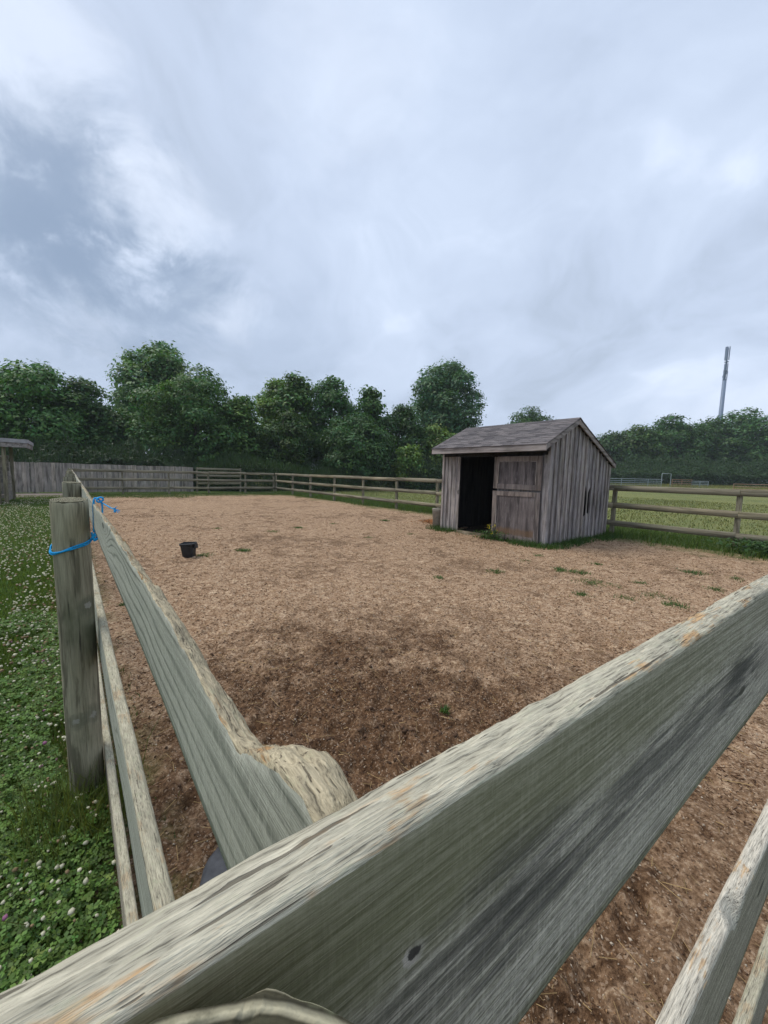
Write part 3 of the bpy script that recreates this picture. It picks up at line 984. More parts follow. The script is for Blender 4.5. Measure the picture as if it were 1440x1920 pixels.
loc0 = np.array([B_L - 0.066, 2.0, 1.2])
for j in range(3):
    pts = []
    for a in np.linspace(-0.25, 2 * math.pi - 0.75, 26):
        # starts at the knot (+x side), runs round the camera side, dips to the left, returns behind
        f = (a + 0.25) / (2 * math.pi - 0.5)
        ang = -0.12 - a
        rr = 0.0672 + 0.0015 * math.sin(a * 5 + j)
        zc = 0.022 - 0.062 * math.sin(min(1, f * 2) * math.pi / 2) + (0.05 * max(0, f - 0.5) * 2) + 0.005 * (j - 1) * math.sin(a * 3 + j * 2) + 0.003 * (j - 1)
        pts.append((rr * math.cos(ang) + TWX, rr * math.sin(ang) + TWY, zc))
    strand('loop', pts, 0.0030)
kx = 0.0645
for j in range(2):
    strand('upright', [(kx - 0.004 + 0.003 * j, -0.030 - 0.005 * j, 0.03), (kx - 0.002, -0.034 - 0.004 * j, 0.09), (kx - 0.001 + 0.002 * j, -0.034, 0.145), (kx + 0.004, -0.03 + 0.006 * j, 0.168), (kx + 0.016, -0.028 + 0.006 * j, 0.166), (kx + 0.028, -0.026, 0.145), (kx + 0.0275, -0.03, 0.09)], 0.0032)
for j in range(7):
    a0 = rg.uniform(0, 6.28)
    pts = [(kx + 0.002 + 0.012 * math.cos(a0 + k * 1.1) * rg.uniform(0.4, 1), -0.045 + 0.006 * math.sin(a0 + k * 1.7), 0.012 + 0.018 * math.sin(a0 + k * 1.3) * rg.uniform(0.5, 1)) for k in range(6)]
    strand('knot', pts, 0.0032)
for j in range(5):
    a0 = rg.uniform(0, 6.28)
    pts = [(kx + 0.022 + 0.012 * math.cos(a0 + k * 1.2), -0.03 + 0.010 * math.sin(a0 + k * 1.9), 0.163 + 0.010 * math.sin(a0 + k * 1.3)) for k in range(5)]
    strand('knot', pts, 0.003)
# frayed tail sticking out over the paddock
strand('tail', [(kx + 0.03, -0.03, 0.150), (kx + 0.045, -0.10, 0.140), (kx + 0.062, -0.16, 0.132)], 0.0022)
for j in range(9):
    a = np.array([kx + 0.062, -0.16, 0.132])
    b = a + np.array([rg.uniform(-0.006, 0.016), rg.uniform(-0.02, 0.01), rg.uniform(-0.012, 0.012)])
    strand('fray', [a, (a + b) / 2 + np.array([0, 0, 0.003]), b], 0.0016)


# --- far and right fences: square posts, three rails ---------------------------------------
def plain_board(name, L, T, W, seed, mat):
    xs = np.linspace(0, L, 14)
    me = board_mesh(name, xs, T, W, None, seed, [mat, mat], 0.003, 0.006, 3, 3, 0.003)
    return me


rail_meshes = [plain_board('plain_rail', 1.0, 0.03, 0.145, 100 + i, M['rail']) for i in range(4)]
pm = MB()
for (zlo, zhi, s_) in ((-0.3, 1.36, 1.0),):
    h = 0.045
    pm.add([(-h, -h, zlo), (h, -h, zlo), (h, h, zlo), (-h, h, zlo), (-h, -h, zhi), (h, -h, zhi - 0.012), (h, h, zhi - 0.006), (-h, h, zhi + 0.006)],
           [(3, 2, 1, 0), (4, 5, 6, 7), (0, 1, 5, 4), (1, 2, 6, 5), (2, 3, 7, 6), (3, 0, 4, 7)])
sq_post = pm.mesh('square_post', M['post_sq'])


def rail_fence(label, pts, inner, heights=(1.225, 0.765, 0.30), group=None, post=sq_post, rnd=1):
    """pts: post positions in order; inner: +1/-1 which side (left of travel = +1) the rails sit on"""
    rr = random.Random(rnd)
    f = empty('paddock_fence', (pts[0][0], pts[0][1], 0))
    tag(f, label, 'fence', group)
    base = np.array(pts[0])
    P = [np.array(p) for p in pts]
    for i, p in enumerate(P):
        z = float(gz(p[0], p[1]))
        o = link('post', post, f, (p[0] - base[0], p[1] - base[1], z), (rr.uniform(-0.012, 0.012), rr.uniform(-0.012, 0.012), math.atan2(*(P[min(i + 1, len(P) - 1)] - P[max(i - 1, 0)])[::-1])))
    for i in range(len(P) - 1):
        d = P[i + 1] - P[i]
        L = np.linalg.norm(d)
        u_ = d / L
        nn = np.array([-u_[1], u_[0]]) * inner * 0.062
        for k, hz in enumerate(heights):
            z0 = hz + rr.uniform(-0.012, 0.012) + float(gz(*P[i]))
            z1 = hz + rr.uniform(-0.012, 0.012) + float(gz(*P[i + 1]))
            o = link('rail', rr.choice(rail_meshes), f, (P[i][0] - base[0] + nn[0], P[i][1] - base[1] + nn[1], z0))
            o.rotation_euler = (0, -math.atan2(z1 - z0, L), math.atan2(d[1], d[0]))
            o.scale = (L - 0.004, 1, 1)
    return f


rail_fence('far rail fence crossing in front of the tall boarded fence', [(0.12, 25.05), (2.2, 25.0), (4.4, 25.0), (6.55, 25.0), (8.8, 25.0), (10.72, 25.0)], -1, rnd=2)
Dp = [(10.86, 24.95), (10.80, 22.3), (10.76, 19.9), (10.74, 17.3), (10.72, 14.7), (10.74, 12.3), (10.78, 10.0), (10.92, 7.9), (11.12, 6.0), (11.2, 4.03), (11.18, 1.55), (11.2, -0.9), (11.2, -3.3)]
rail_fence('long three rail fence passing behind the shed to the right edge', Dp, -1, rnd=3)
rail_fence('short rail fence continuing from the right end of the boarded fence', [(6.45, 27.3), (9.25, 27.3)], -1, (1.45, 1.0, 0.5), rnd=5,
           post=MB().box((-0.045, -0.045, -0.3), (0.045, 0.045, 1.62)).mesh('tall_square_post', M['post_sq']))

# ------------------------------------------------------------------ boarded fence at the far left
bf = empty('boarded_fence', (-1.3, 27.5, 0))
tag(bf, 'tall grey close boarded timber fence beyond the lawn below the dark trees', 'fence')
rr = random.Random(8)
x = -9.0
bmesh_ = [MB().box((0, -0.011, 0.03), (wd, 0.011, 1.62)).mesh('upright_board', M['far_board']) for wd in (0.14, 0.165, 0.19)]
k = 0
while x < 6.22:
    i = rr.randrange(3)
    wd = (0.14, 0.165, 0.19)[i]
    o = link('board', bmesh_[i], bf, (x + 1.3, rr.uniform(-0.006, 0.006), rr.uniform(-0.012, 0.012) + (0.02 if -1.35 < x < 0.0 else 0)))
    o.rotation_euler = (0, rr.uniform(-0.004, 0.004), 0)
    x += wd + (0.018 if k % 11 == 10 else 0.004)
    k += 1
for x in np.arange(-9.0, 6.3, 2.5):
    MB().box((x + 1.3 - 0.05, 0.08, -0.3), (x + 1.3 + 0.05, 0.18, 1.6)).build('post', M['post_sq'], bf)
for z in (0.35, 1.3):
    MB().box((-9.0 + 1.3, 0.02, z), (6.2 + 1.3, 0.075, z + 0.08)).build('cross_rail', M['rail'], bf)

# ------------------------------------------------------------------ open shelter cut by the left frame edge
sh = empty('field_shelter', (-3.0, 21.4, 0))
tag(sh, 'small open timber shelter with flat roof at the far left edge', 'shelter')
MB().prism([(-1.9, 2.34), (1.82, 2.30), (1.82, 2.44), (-1.9, 2.48)], 'y', -1.45, 1.6).build('roof', M['slab'], sh)
MB().box((-1.88, -1.42, 2.13), (1.79, -1.37, 2.295)).build('fascia', M['shed_trim'], sh)
MB().box((1.74, -1.365, 2.13), (1.79, 1.55, 2.295)).build('fascia', M['shed_trim'], sh)
for (x, y) in ((1.12, -1.22), (1.12, 1.2), (-1.5, -1.22), (-1.5, 1.2)):
    MB().box((x - 0.055, y - 0.055, -0.2), (x + 0.055, y + 0.055, 2.30)).build('post', M['post_sq'], sh)
MB().prism([(1.06, 1.62), (1.06, 1.74), (0.55, 2.12), (0.43, 2.12)], 'y', -1.33, -1.25).build('brace', M['post_sq'], sh)
for i in range(11):
    z = 0.06 + i * 0.165
    MB().box((-1.42, 1.12, z), (1.04, 1.15, z + 0.15)).build('plank', M['far_board'], sh)
for i in range(6):
    z = 0.06 + i * 0.165
    MB().box((1.06, -1.0, z), (1.09, 1.1, z + 0.14)).build('plank', M['far_board'], sh)
gp = tag(MB().tube([(0, 0, -0.2), (0, 0, 0.6), (0.005, 0, 1.28)], [0.062, 0.06, 0.058], 16).build('gate_post', M['post_sq'], None, True), 'short pale post standing before the open timber shelter', 'post')
gp.location = (-2.02, 19.6, 0)

# ------------------------------------------------------------------ the shed
SX, SY = 7.873, 4.137
SW, SD = 2.966, 3.12            # width along y, depth along x
RXr, RZr = 1.006, 2.85          # ridge
OF, OB, OG = 0.361, 0.114, 0.105
EF, EB = 2.20, 1.923            # roof edge heights front and back
shed = empty('shed', (SX, SY, 0))
tag(shed, 'weathered grey board and batten shed with shingled roof and open doorway', 'shed')
sf = (RZr - EF) / (RXr + OF)
sb = (RZr - EB) / (SD + OB - RXr)


def roof_z(x):
    return RZr - sf * (RXr - x) if x < RXr else RZr - sb * (x - RXr)


rs = random.Random(12)


def vboard(parent, x0, x1, y0, y1, zb, axis, mat, name='board', dz=-0.075, jag=None, jag_low=None):
    """upright board in the shed frame; its top follows the roof when it lies on a gable"""
    m_ = MB()
    if axis == 'x':      # spans x0..x1 on a gable wall, thickness y0..y1
        n = 5 if (jag or jag_low) else 2
        poly = []
        xs_ = [x0, x1] if not (x0 < RXr < x1) else [x0, RXr, x1]
        if jag_low:
            poly += [(x0 + (x1 - x0) * i / n, jag_low[i]) for i in range(n + 1)]
        else:
            poly += [(x0, zb), (x1, zb)]
        if jag:
            poly += [(x1 - (x1 - x0) * i / n, jag[i]) for i in range(n + 1)]
        else:
            poly += [(xx, roof_z(xx) + dz) for xx in xs_[::-1]]
        m_.prism(poly, 'y', y0, y1)
    else:
        m_.box((x0, y0, zb), (x1, y1, dz))
    return m_.build(name, mat, parent)


# gable wall facing right (y=0 plane): wide boards, narrow battens over the joints
gw = empty('gable_wall')
gw.parent = shed
nb = 15
bw = SD / nb
for i in range(nb):
    a, b = i * bw + 0.006, (i + 1) * bw - 0.006
    dy = rs.uniform(-0.004, 0.004)
    if i in (8, 9):      # broken boards: the gap between an upper and a lower piece
        lo, hi = ((0.56, 1.30) if i == 8 else (0.58, 1.20))
        vboard(gw, a, b, dy, 0.022 + dy, 0.03 + rs.uniform(0, 0.03), 'x', M['shed_board'], jag=[lo + v for v in ((0.02, 0.05, 0.02, 0.0, 0.03, 0.01) if i == 8 else (0.0, 0.05, 0.10, 0.06, 0.02, 0.05))])
        up = [hi + v for v in ((-0.22, -0.12, 0.0, 0.04, 0.02, -0.10) if i == 8 else (-0.05, -0.16, -0.02, 0.05, 0.09, 0.12))]
        vboard(gw, a, b, dy, 0.022 + dy, 0.03, 'x', M['shed_board'], jag_low=up)
    else:
        vboard(gw, a, b, dy, 0.022 + dy, 0.02 + rs.uniform(0, 0.05), 'x', M['shed_board'])
for i in range(1, nb):
    if i == 9:
        vboard(gw, i * bw - 0.012, i * bw + 0.030, -0.026, -0.005, 0.05, 'x', M['shed_board'], 'batten', -0.08)
        continue
    w2 = 0.026 + rs.uniform(-0.003, 0.004)
    c = i * bw + rs.uniform(-0.006, 0.006)
    vboard(gw, c - w2, c + w2, -0.034 + rs.uniform(-0.004, 0.003), -0.005, 0.03 + rs.uniform(0, 0.04), 'x', M['shed_board'], 'batten', -0.08)
# corner boards
vboard(gw, -0.03, 0.075, -0.030, -0.006, 0.0, 'x', M['shed_board'], 'corner_board', -0.09)
vboard(gw, SD - 0.06, SD + 0.03, -0.030, -0.006, 0.0, 'x', M['shed_board'], 'corner_board', -0.09)
# wall facing the far side and back wall
lw = empty('left_wall')
lw.parent = shed
for i in range(nb):
    vboard(lw, i * bw + 0.003, (i + 1) * bw - 0.003, SW - 0.022, SW, 0.03, 'x', M['shed_board'])
bk = empty('back_wall')
bk.parent = shed
nbk = 14
for i in range(nbk):
    MB().box((SD - 0.022, 0.024 + i * (SW - 0.05) / nbk, 0.03), (SD, 0.024 + (i + 1) * (SW - 0.05) / nbk - 0.004, roof_z(SD) - 0.08)).build('board', M['shed_board'], bk)
# near-black boards lining the inside: the interior's shade put into their colour
il = empty('shade_lining')
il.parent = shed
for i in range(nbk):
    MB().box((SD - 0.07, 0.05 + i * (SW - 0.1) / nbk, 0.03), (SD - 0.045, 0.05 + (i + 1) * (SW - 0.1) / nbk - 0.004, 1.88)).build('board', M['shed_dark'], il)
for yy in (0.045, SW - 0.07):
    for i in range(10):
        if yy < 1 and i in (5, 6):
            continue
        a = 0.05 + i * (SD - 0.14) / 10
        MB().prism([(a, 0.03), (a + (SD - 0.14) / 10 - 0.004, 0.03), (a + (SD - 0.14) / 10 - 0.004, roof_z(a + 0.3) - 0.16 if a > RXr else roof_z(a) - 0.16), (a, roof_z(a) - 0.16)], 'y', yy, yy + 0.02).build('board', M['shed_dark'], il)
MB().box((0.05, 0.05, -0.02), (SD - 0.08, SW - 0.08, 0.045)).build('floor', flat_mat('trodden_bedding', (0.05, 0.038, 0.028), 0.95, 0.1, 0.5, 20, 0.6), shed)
# front wall: board panel left of the doorway, header, wall behind the doors
fw = empty('front_wall')
fw.parent = shed
ZT = roof_z(0) - 0.085
ys = [2.42, 2.535, 2.70, 2.83, 2.966]
for i in range(4):
    MB().box((rs.uniform(-0.004, 0.003), ys[i] + 0.003, 0.05 + rs.uniform(-0.02, 0.02)), (0.024, ys[i + 1] - 0.003, ZT)).build('board', M['shed_board'], fw)
for yb in (2.70, 2.83):
    MB().box((-0.024, yb - 0.022, 0.06), (-0.006, yb + 0.022, ZT)).build('batten', M['shed_board'], fw)
MB().box((-0.034, 2.385, 0.03), (-0.006, 2.455, 1.98)).build('door_jamb', M['shed_board'], fw)
MB().box((-0.034, 2.93, 0.03), (-0.006, 2.99, ZT)).build('corner_board', M['shed_board'], fw)
MB().box((-0.005, 0.0, 1.99), (0.028, 2.416, ZT)).build('header', M['shed_dark'], fw)
MB().box((-0.045, 0.03, 2.0), (-0.006, 2.92, 2.09)).build('door_track', M['shed_dark'], fw)
for i in range(8):
    MB().box((0.0, 0.024 + i * 0.155, 0.05), (0.024, 0.024 + (i + 1) * 0.155 - 0.004, 1.985)).build('board', M['shed_board'], fw)
MB().box((-0.032, -0.004, 0.0), (-0.006, 0.105, ZT)).build('corner_board', M['shed_board'], fw)
MB().prism([(-0.11, -0.02), (0.05, -0.02), (0.05, 0.085), (-0.09, 0.085)], 'y', 1.28, 2.44).build('threshold', wood_mat('sill_wood', (0.30, 0.25, 0.18), (0.17, 0.135, 0.095), 'Y', green_amt=0.2), shed)


# stable door in two leaves, folded back over the front wall
def door_stain(t, o, c):
    x, y, z = t.sep(o)
    n1 = t.noise(t.comb(0.0, t.m('MULTIPLY', y, 9.0), t.m('MULTIPLY', z, 1.4)), 3.0, 5, 0.65)
    c = t.mix(t.m('MULTIPLY', t.smooth(n1, 0.52, 0.68), 0.5), c, (0.25, 0.225, 0.225))
    n2 = t.noise(o, 8.0, 4, 0.6)
    k_ = t.m('MULTIPLY', t.smooth(t.m('ABSOLUTE', t.m('SUBTRACT', t.m('ADD', z, t.m('MULTIPLY', n2, 0.16)), 0.35)), 0.12, 0.03), 0.65)
    return t.mix(k_, c, (0.17, 0.10, 0.05))


door_panel = wood_mat('door_panel', (0.20, 0.17, 0.16), (0.07, 0.058, 0.056), 'Z', green_amt=0.0, fine=26, lines=0.4, extra=door_stain)
door_frame = wood_mat('door_frame', (0.26, 0.22, 0.20), (0.11, 0.092, 0.085), 'Z', green_amt=0.1, fine=36)
bead = wood_mat('door_bead', (0.36, 0.32, 0.29), (0.20, 0.17, 0.15), 'Z', green_amt=0.0)


def leaf_door(name, y0, y1, z0, z1, fr, lb, beads):
    d = empty(name, (0, 0, 0))
    d.parent = shed
    d['label'] = lb
    xa, xb = -0.085, -0.05
    MB().box((xa + 0.012, y0 + fr * 0.5, z0 + fr * 0.5), (xb, y1 - fr * 0.5, z1 - fr * 0.5)).build('panel', door_panel, d)
    MB().box((xa, y0, z0), (xb + 0.002, y0 + fr, z1)).build('stile', door_frame, d)
    MB().box((xa, y1 - fr, z0), (xb + 0.002, y1, z1)).build('stile', door_frame, d)
    for a, b in ((z0, z0 + fr * 1.1), (z1 - fr, z1)):
        MB().box((xa - 0.003, y0 + fr, a), (xb + 0.001, y1 - fr, b)).build('cross_rail', door_frame, d)
    for (ya, yb, za, zb_) in beads:
        MB().box((xa - 0.006, ya, za), (xa + 0.011, yb, zb_)).build('beading', bead, d)
    return d


leaf_door('upper_door', 0.125, 1.305, 1.235, 1.975, 0.105, 'upper half of the stable door with flat panel',
          [(0.235, 0.25, 1.36, 1.865), (1.18, 1.195, 1.36, 1.865), (0.255, 1.175, 1.853, 1.866)])
ld = leaf_door('lower_door', 0.115, 1.30, 0.075, 1.195, 0.105, 'lower half of the stable door with streaked panel and rusty stain',
               [(1.178, 1.196, 0.42, 1.09), (0.108, 0.122, 0.06, 1.0)])
ld.rotation_euler = (-0.012, 0, 0)
MB().tube([(-0.03, 2.40, 1.05), (-0.055, 2.40, 1.05), (-0.055, 2.40, 1.13), (-0.03, 2.40, 1.13)], 0.009, 8).build('latch', M['rubber'], shed)

# roof: deck, fascia, barge boards, shingles in courses, ridge cap
roof = empty('roof')
roof.parent = shed
y0r, y1r = -OG, SW + OG
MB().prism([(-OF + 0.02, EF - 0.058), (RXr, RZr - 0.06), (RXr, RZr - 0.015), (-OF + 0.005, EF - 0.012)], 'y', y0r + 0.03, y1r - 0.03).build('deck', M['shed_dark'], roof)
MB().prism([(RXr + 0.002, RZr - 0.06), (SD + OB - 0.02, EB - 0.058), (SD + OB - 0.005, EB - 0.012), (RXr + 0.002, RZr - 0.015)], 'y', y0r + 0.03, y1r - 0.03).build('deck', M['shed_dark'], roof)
MB().box((-OF - 0.022, y0r, EF - 0.135), (-OF + 0.003, y1r, EF - 0.006)).build('fascia', M['shed_trim'], roof)
MB().box((SD + OB - 0.003, y0r, EB - 0.11), (SD + OB + 0.022, y1r, EB - 0.006)).build('fascia', M['shed_trim'], roof)
barge = wood_mat('barge_board', (0.38, 0.335, 0.31), (0.17, 0.145, 0.135), 'X', green_amt=0.1)
for (ya, yb) in ((y0r, y0r + 0.025), (y1r - 0.025, y1r)):
    MB().prism([(-OF + 0.004, EF - 0.115), (RXr, RZr - 0.12), (RXr, RZr - 0.012), (-OF + 0.004, EF - 0.008)], 'y', ya, yb).build('barge_board', barge, roof)
    MB().prism([(RXr + 0.002, RZr - 0.12), (SD + OB - 0.004, EB - 0.10), (SD + OB - 0.004, EB - 0.008), (RXr + 0.002, RZr - 0.012)], 'y', ya, yb).build('barge_board', barge, roof)
# triangular end pieces closing the front eave
for (ya, yb) in ((-0.03, -0.002), (SW + 0.002, SW + 0.03)):
    MB().prism([(-0.036, ZT - 0.10), (-0.036, roof_z(-0.036) - 0.085), (-OF + 0.006, roof_z(-OF + 0.006) - 0.125)], 'y', ya, yb).build('eave_bracket', M['shed_board'], roof)
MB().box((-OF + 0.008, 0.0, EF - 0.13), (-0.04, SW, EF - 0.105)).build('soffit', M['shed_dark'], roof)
SHW, NC = 0.27, 13
shm = [MB().prism([(0, 0), (0, 0.010 + 0.002 * i), (0.185, 0.004), (0.185, 0)], 'y', 0.002, SHW - 0.002 - 0.003 * i).mesh('shingle', M['shingle']) for i in range(3)]
for side in (0, 1):
    x_lo, z_lo = (-OF - 0.03, EF - 0.014) if side == 0 else (SD + OB + 0.03, EB - 0.014)
    dx, dz = RXr - x_lo, RZr - z_lo
    L = math.hypot(dx, dz)
    nc = round(L / 0.118)
    step = L / nc
    for c in range(nc):
        y = y0r - 0.015 - (SHW / 2 if c % 2 else 0)
        fx, fz = x_lo + dx * c / nc, z_lo + dz * c / nc
        while y < y1r + 0.01:
            o = link('shingle', rs.choice(shm), roof)
            ang = math.atan2(dz, abs(dx))
            ya = max(y, y0r - 0.015)
            yb = min(y + SHW, y1r + 0.015)
            o.scale = (min(1, (L - c * step) / 0.185), max(0.05, (yb - ya) / SHW), 1)
            up = 0.006 + rs.uniform(0, 0.004)
            o.location = (fx + (-math.sin(ang) if side == 0 else math.sin(ang)) * up, ya if side == 0 else yb, fz + math.cos(ang) * up)
            o.rotation_euler = (0, -ang - 0.012 + rs.uniform(-0.008, 0.008), 0) if side == 0 else (0, -ang - 0.012, math.pi)
            y += SHW
for i in range(12):
    a = y0r - 0.015 + i * (y1r - y0r + 0.03) / 12
    b = a + (y1r - y0r + 0.03) / 12 - 0.004
    MB().prism([(RXr - 0.13, RZr - 0.13 * sf + 0.012), (RXr, RZr + 0.018), (RXr + 0.13, RZr - 0.13 * sb + 0.012), (RXr + 0.13, RZr - 0.13 * sb + 0.02), (RXr, RZr + 0.028), (RXr - 0.13, RZr - 0.13 * sf + 0.02)], 'y', a, b).build('ridge_cap', M['shingle'], roof)

# ------------------------------------------------------------------ buckets, bins
def tub(name, sections, mat, parent=None, n=40, inner=0.008, sq=2.0):
    """superellipse tub: sections [(z, half width x, half width y)] outer bottom to rim; hollow inside"""
    th = np.linspace(0, 2 * math.pi, n, endpoint=False)
    c, s = np.cos(th), np.sin(th)
    ex = 2.0 / sq
    ux, uy = np.sign(c) * np.abs(c) ** ex, np.sign(s) * np.abs(s) ** ex
    V = [np.stack([ux * a, uy * b, np.full(n, z)], 1) for z, a, b in sections]
    z0, z1 = sections[0][0], sections[-1][0]
    V += [np.stack([ux * (a - inner), uy * (b - inner), np.full(n, max(z, z0 + 0.012))], 1) for z, a, b in sections[::-1]]
    f = []
    for i in range(len(V) - 1):
        for j in range(n):
            k_ = (j + 1) % n
            f.append((i * n + j, i * n + k_, (i + 1) * n + k_, (i + 1) * n + j))
    f.append(tuple(range(n))[::-1])
    f.append(tuple(range((len(V) - 1) * n, len(V) * n)))
    return MB().add(np.vstack(V), f).build(name, mat, parent, True)


bp = grd(355, 1046)
bu = empty('feed_bucket', (bp[0], bp[1], 0.018), -0.62)
tag(bu, 'small black square feed bucket standing alone on the bare soil', 'bucket')
tub('body', [(0.0, 0.098, 0.09), (0.004, 0.104, 0.096), (0.10, 0.114, 0.106), (0.20, 0.124, 0.117), (0.245, 0.129, 0.121), (0.247, 0.142, 0.134), (0.268, 0.144, 0.136), (0.272, 0.140, 0.132)], M['rubber'], bu, 48, 0.01, 4.5)
MB().box((0.135, -0.06, 0.165), (0.162, 0.06, 0.25)).build('hook', M['rubber'], bu)
MB().box((-0.06, -0.142, 0.20), (0.06, -0.125, 0.248)).build('handle_lug', M['rubber'], bu)
bu.rotation_euler = (0.03, -0.05, -0.62)
bu.scale = (0.84, 0.84, 0.88)

tp = grd(425, 1660, 0.25)
tu = tag(tub('rubber_tub', [(0.0, 0.15, 0.15), (0.01, 0.165, 0.165), (0.12, 0.185, 0.185), (0.24, 0.205, 0.205), (0.30, 0.212, 0.212), (0.315, 0.206, 0.206), (0.32, 0.198, 0.198)], flat_mat('dusty_grey_rubber', (0.075, 0.075, 0.078), 0.6, 0.3, 0.6, 16, 0.15), None, 48, 0.015), 'dark dusty rubber tub upside down in the near fence corner', 'tub')
tu.location = (0.40, 1.02, 0.345)
tu.rotation_euler = (math.pi - 0.10, 0.16, 0.4)

bn = empty('storage_bin', (8.02, 7.36, 0.01))
tag(bn, 'small dull beige bin beside the left corner of the shed', 'bin')
tub('body', [(0, 0.13, 0.13), (0.006, 0.14, 0.14), (0.50, 0.165, 0.165), (0.51, 0.172, 0.172), (0.545, 0.172, 0.172)], M['bin'], bn, 32, 0.012, 2.6)
tub('lid', [(0.546, 0.176, 0.176), (0.56, 0.176, 0.176), (0.572, 0.15, 0.15)], M['bin'], bn, 32, 0.05, 2.6)
MB().tube([(-0.06, 0, 0.56), (-0.05, 0, 0.60), (0.05, 0, 0.61), (0.07, 0, 0.56)], 0.014, 8).build('handle', M['bin'], bn, True)

wp = at(786, 912, 40)
wb = empty('white_bucket', (wp[0], wp[1], float(gz(wp[0], wp[1]))))
tag(wb, 'tiny white bucket lying far off in the grass left of the shed', 'bucket')
tub('body', [(0, 0.12, 0.12), (0.005, 0.13, 0.13), (0.25, 0.155, 0.155), (0.27, 0.165, 0.165), (0.29, 0.165, 0.165)], M['white'], wb, 24, 0.01)
MB().tube([(-0.16, 0, 0.27), (-0.13, 0, 0.36), (0, 0, 0.41), (0.13, 0, 0.36), (0.16, 0, 0.27)], 0.006, 6).build('handle', M['metal'], wb, True)

# ------------------------------------------------------------------ telecom mast
tb = at(1340, 880, 110)
mast = empty('phone_mast', (tb[0], tb[1], 0.5))
tag(mast, 'tall slim grey telecom mast rising behind the trees on the right', 'mast')
MB().tube([(0, 0, 0), (0, 0, 12), (0, 0, 29.4)], [0.60, 0.56, 0.46], 16).build('pole', M['tower'], mast, True)
MB().tube([(0, 0, 29.4), (0, 0, 38.1)], 0.20, 12).build('spigot', M['tower'], mast, True)
for (z0, z1, r, wd) in ((34.9, 38.4, 0.42, 0.62), (32.1, 33.9, 0.36, 0.34), (29.6, 31.6, 0.42, 0.34)):
    for j in range(3):
        a = 0.6 + j * 2.094
        c = np.array([math.cos(a), math.sin(a)]) * r
        tt = np.array([-math.sin(a), math.cos(a)]) * wd / 2
        nn_ = np.array([math.cos(a), math.sin(a)]) * 0.09
        poly = [tuple(c - tt - nn_), tuple(c + tt - nn_), tuple(c + tt + nn_), tuple(c - tt + nn_)]
        MB().prism(poly, 'z', z0, z1).build('antenna_panel', M['tower'], mast)
for z in (34.3, 32.0, 29.5, 31.7):
    MB().tube([(0, 0, z), (0, 0, z + 0.15)], 0.5, 12).build('collar', M['tower'], mast, True)
for j in range(5):
    a = j * 1.3
    MB().box((math.cos(a) * 0.45 - 0.12, math.sin(a) * 0.45 - 0.12, 29.9 + j * 0.35), (math.cos(a) * 0.45 + 0.12, math.sin(a) * 0.45 + 0.12, 30.4 + j * 0.35)).build('radio_unit', M['tower'], mast)

# ------------------------------------------------------------------ far gates and hurdles in the field
def hurdle(label, p0, p1, h, mat, bars=5, cat='gate', name='field_gate', group=None):
    p0, p1 = np.array(p0[:2]), np.array(p1[:2])
    z0, z1 = float(gz(*p0)), float(gz(*p1))
    f = empty(name, (p0[0], p0[1], z0))
    tag(f, label, cat, group)
    d = p1 - p0
    for k_ in range(bars):
        z = 0.12 + (h - 0.16) * k_ / (bars - 1)
        MB().tube([(0, 0, z), (d[0], d[1], z1 - z0 + z)], 0.04, 6).build('bar', mat, f)
    for q in (0, 0.5, 1):
        MB().tube([(d[0] * q, d[1] * q, (z1 - z0) * q - 0.2), (d[0] * q, d[1] * q, (z1 - z0) * q + h)], 0.045, 6).build('upright', mat, f)
    return f


G1, G2, G3, G4, G5 = at(1140, 905, 52), at(1190, 905, 52), at(1240, 905, 52), at(1297, 905, 52), at(1328, 905, 52)
hurdle('grey metal field hurdle just right of the shed, leftmost of the far row', G1, G2, 1.18, M['metal'])
hurdle('grey metal field hurdle left of the tall hooped frame', G2, G3, 1.16, M['metal'])
hurdle('brown rail hurdle right of the tall hooped frame', at(1260, 905, 52), G4, 1.15, M['rustrail'])
hurdle('small grey hurdle at the right end of the far row', G4, G5, 0.98, M['metal'])
hurdle('low brown rail fence at the far right edge of the field', at(1376, 908, 48), at(1520, 912, 44), 0.78, M['rustrail'], 3, 'fence', 'low_fence')
a0, a1 = at(1240, 905, 51.5), at(1257, 905, 51.5)
hoop = tag(MB().tube([(0, 0, -0.2), (0, 0, 1.85), (0.02, 0, 1.9), (a1[0] - a0[0], a1[1] - a0[1], 1.9), (a1[0] - a0[0], a1[1] - a0[1], -0.2)], 0.045, 6).build('hooped_frame', M['metal'], None), 'tall pale metal hooped frame standing in the far row of hurdles', 'frame')
hoop.location = (a0[0], a0[1], float(gz(a0[0], a0[1])))


# ------------------------------------------------------------------ foliage
def leaf_quads(c, nrm, size, rng, asp=0.55):
    """rhombic leaves at c with normals nrm; returns verts (n*4,3)"""
    n = len(c)
    nrm = nrm / (np.linalg.norm(nrm, axis=1)[:, None] + 1e-9)
    r = rng.normal(size=(n, 3))
    t_ = np.cross(nrm, r)
    t_ /= np.linalg.norm(t_, axis=1)[:, None] + 1e-9
    b_ = np.cross(nrm, t_)
    s = (size * rng.uniform(0.6, 1.35, n))[:, None]
    tip = c + t_ * s * 0.5
    tail = c - t_ * s * 0.5
    l_ = c + b_ * s * asp * 0.5 + nrm * s * 0.10
    r_ = c - b_ * s * asp * 0.5 + nrm * s * 0.10
    return np.stack([tail, l_, tip, r_], 1).reshape(-1, 3)


def leaf_colors(n, rng, col, var=0.35, per=4):
    v = rng.uniform(1 - var, 1 + var, (n, 1))
    hue = rng.normal(0, 0.10, (n, 1))
    c = np.asarray(col)[None, :] * v * np.concatenate([1 + hue, np.ones((n, 1)), 1 - hue * 0.5], 1)
    return np.repeat(np.clip(c, 0.004, 0.9), per, 0)


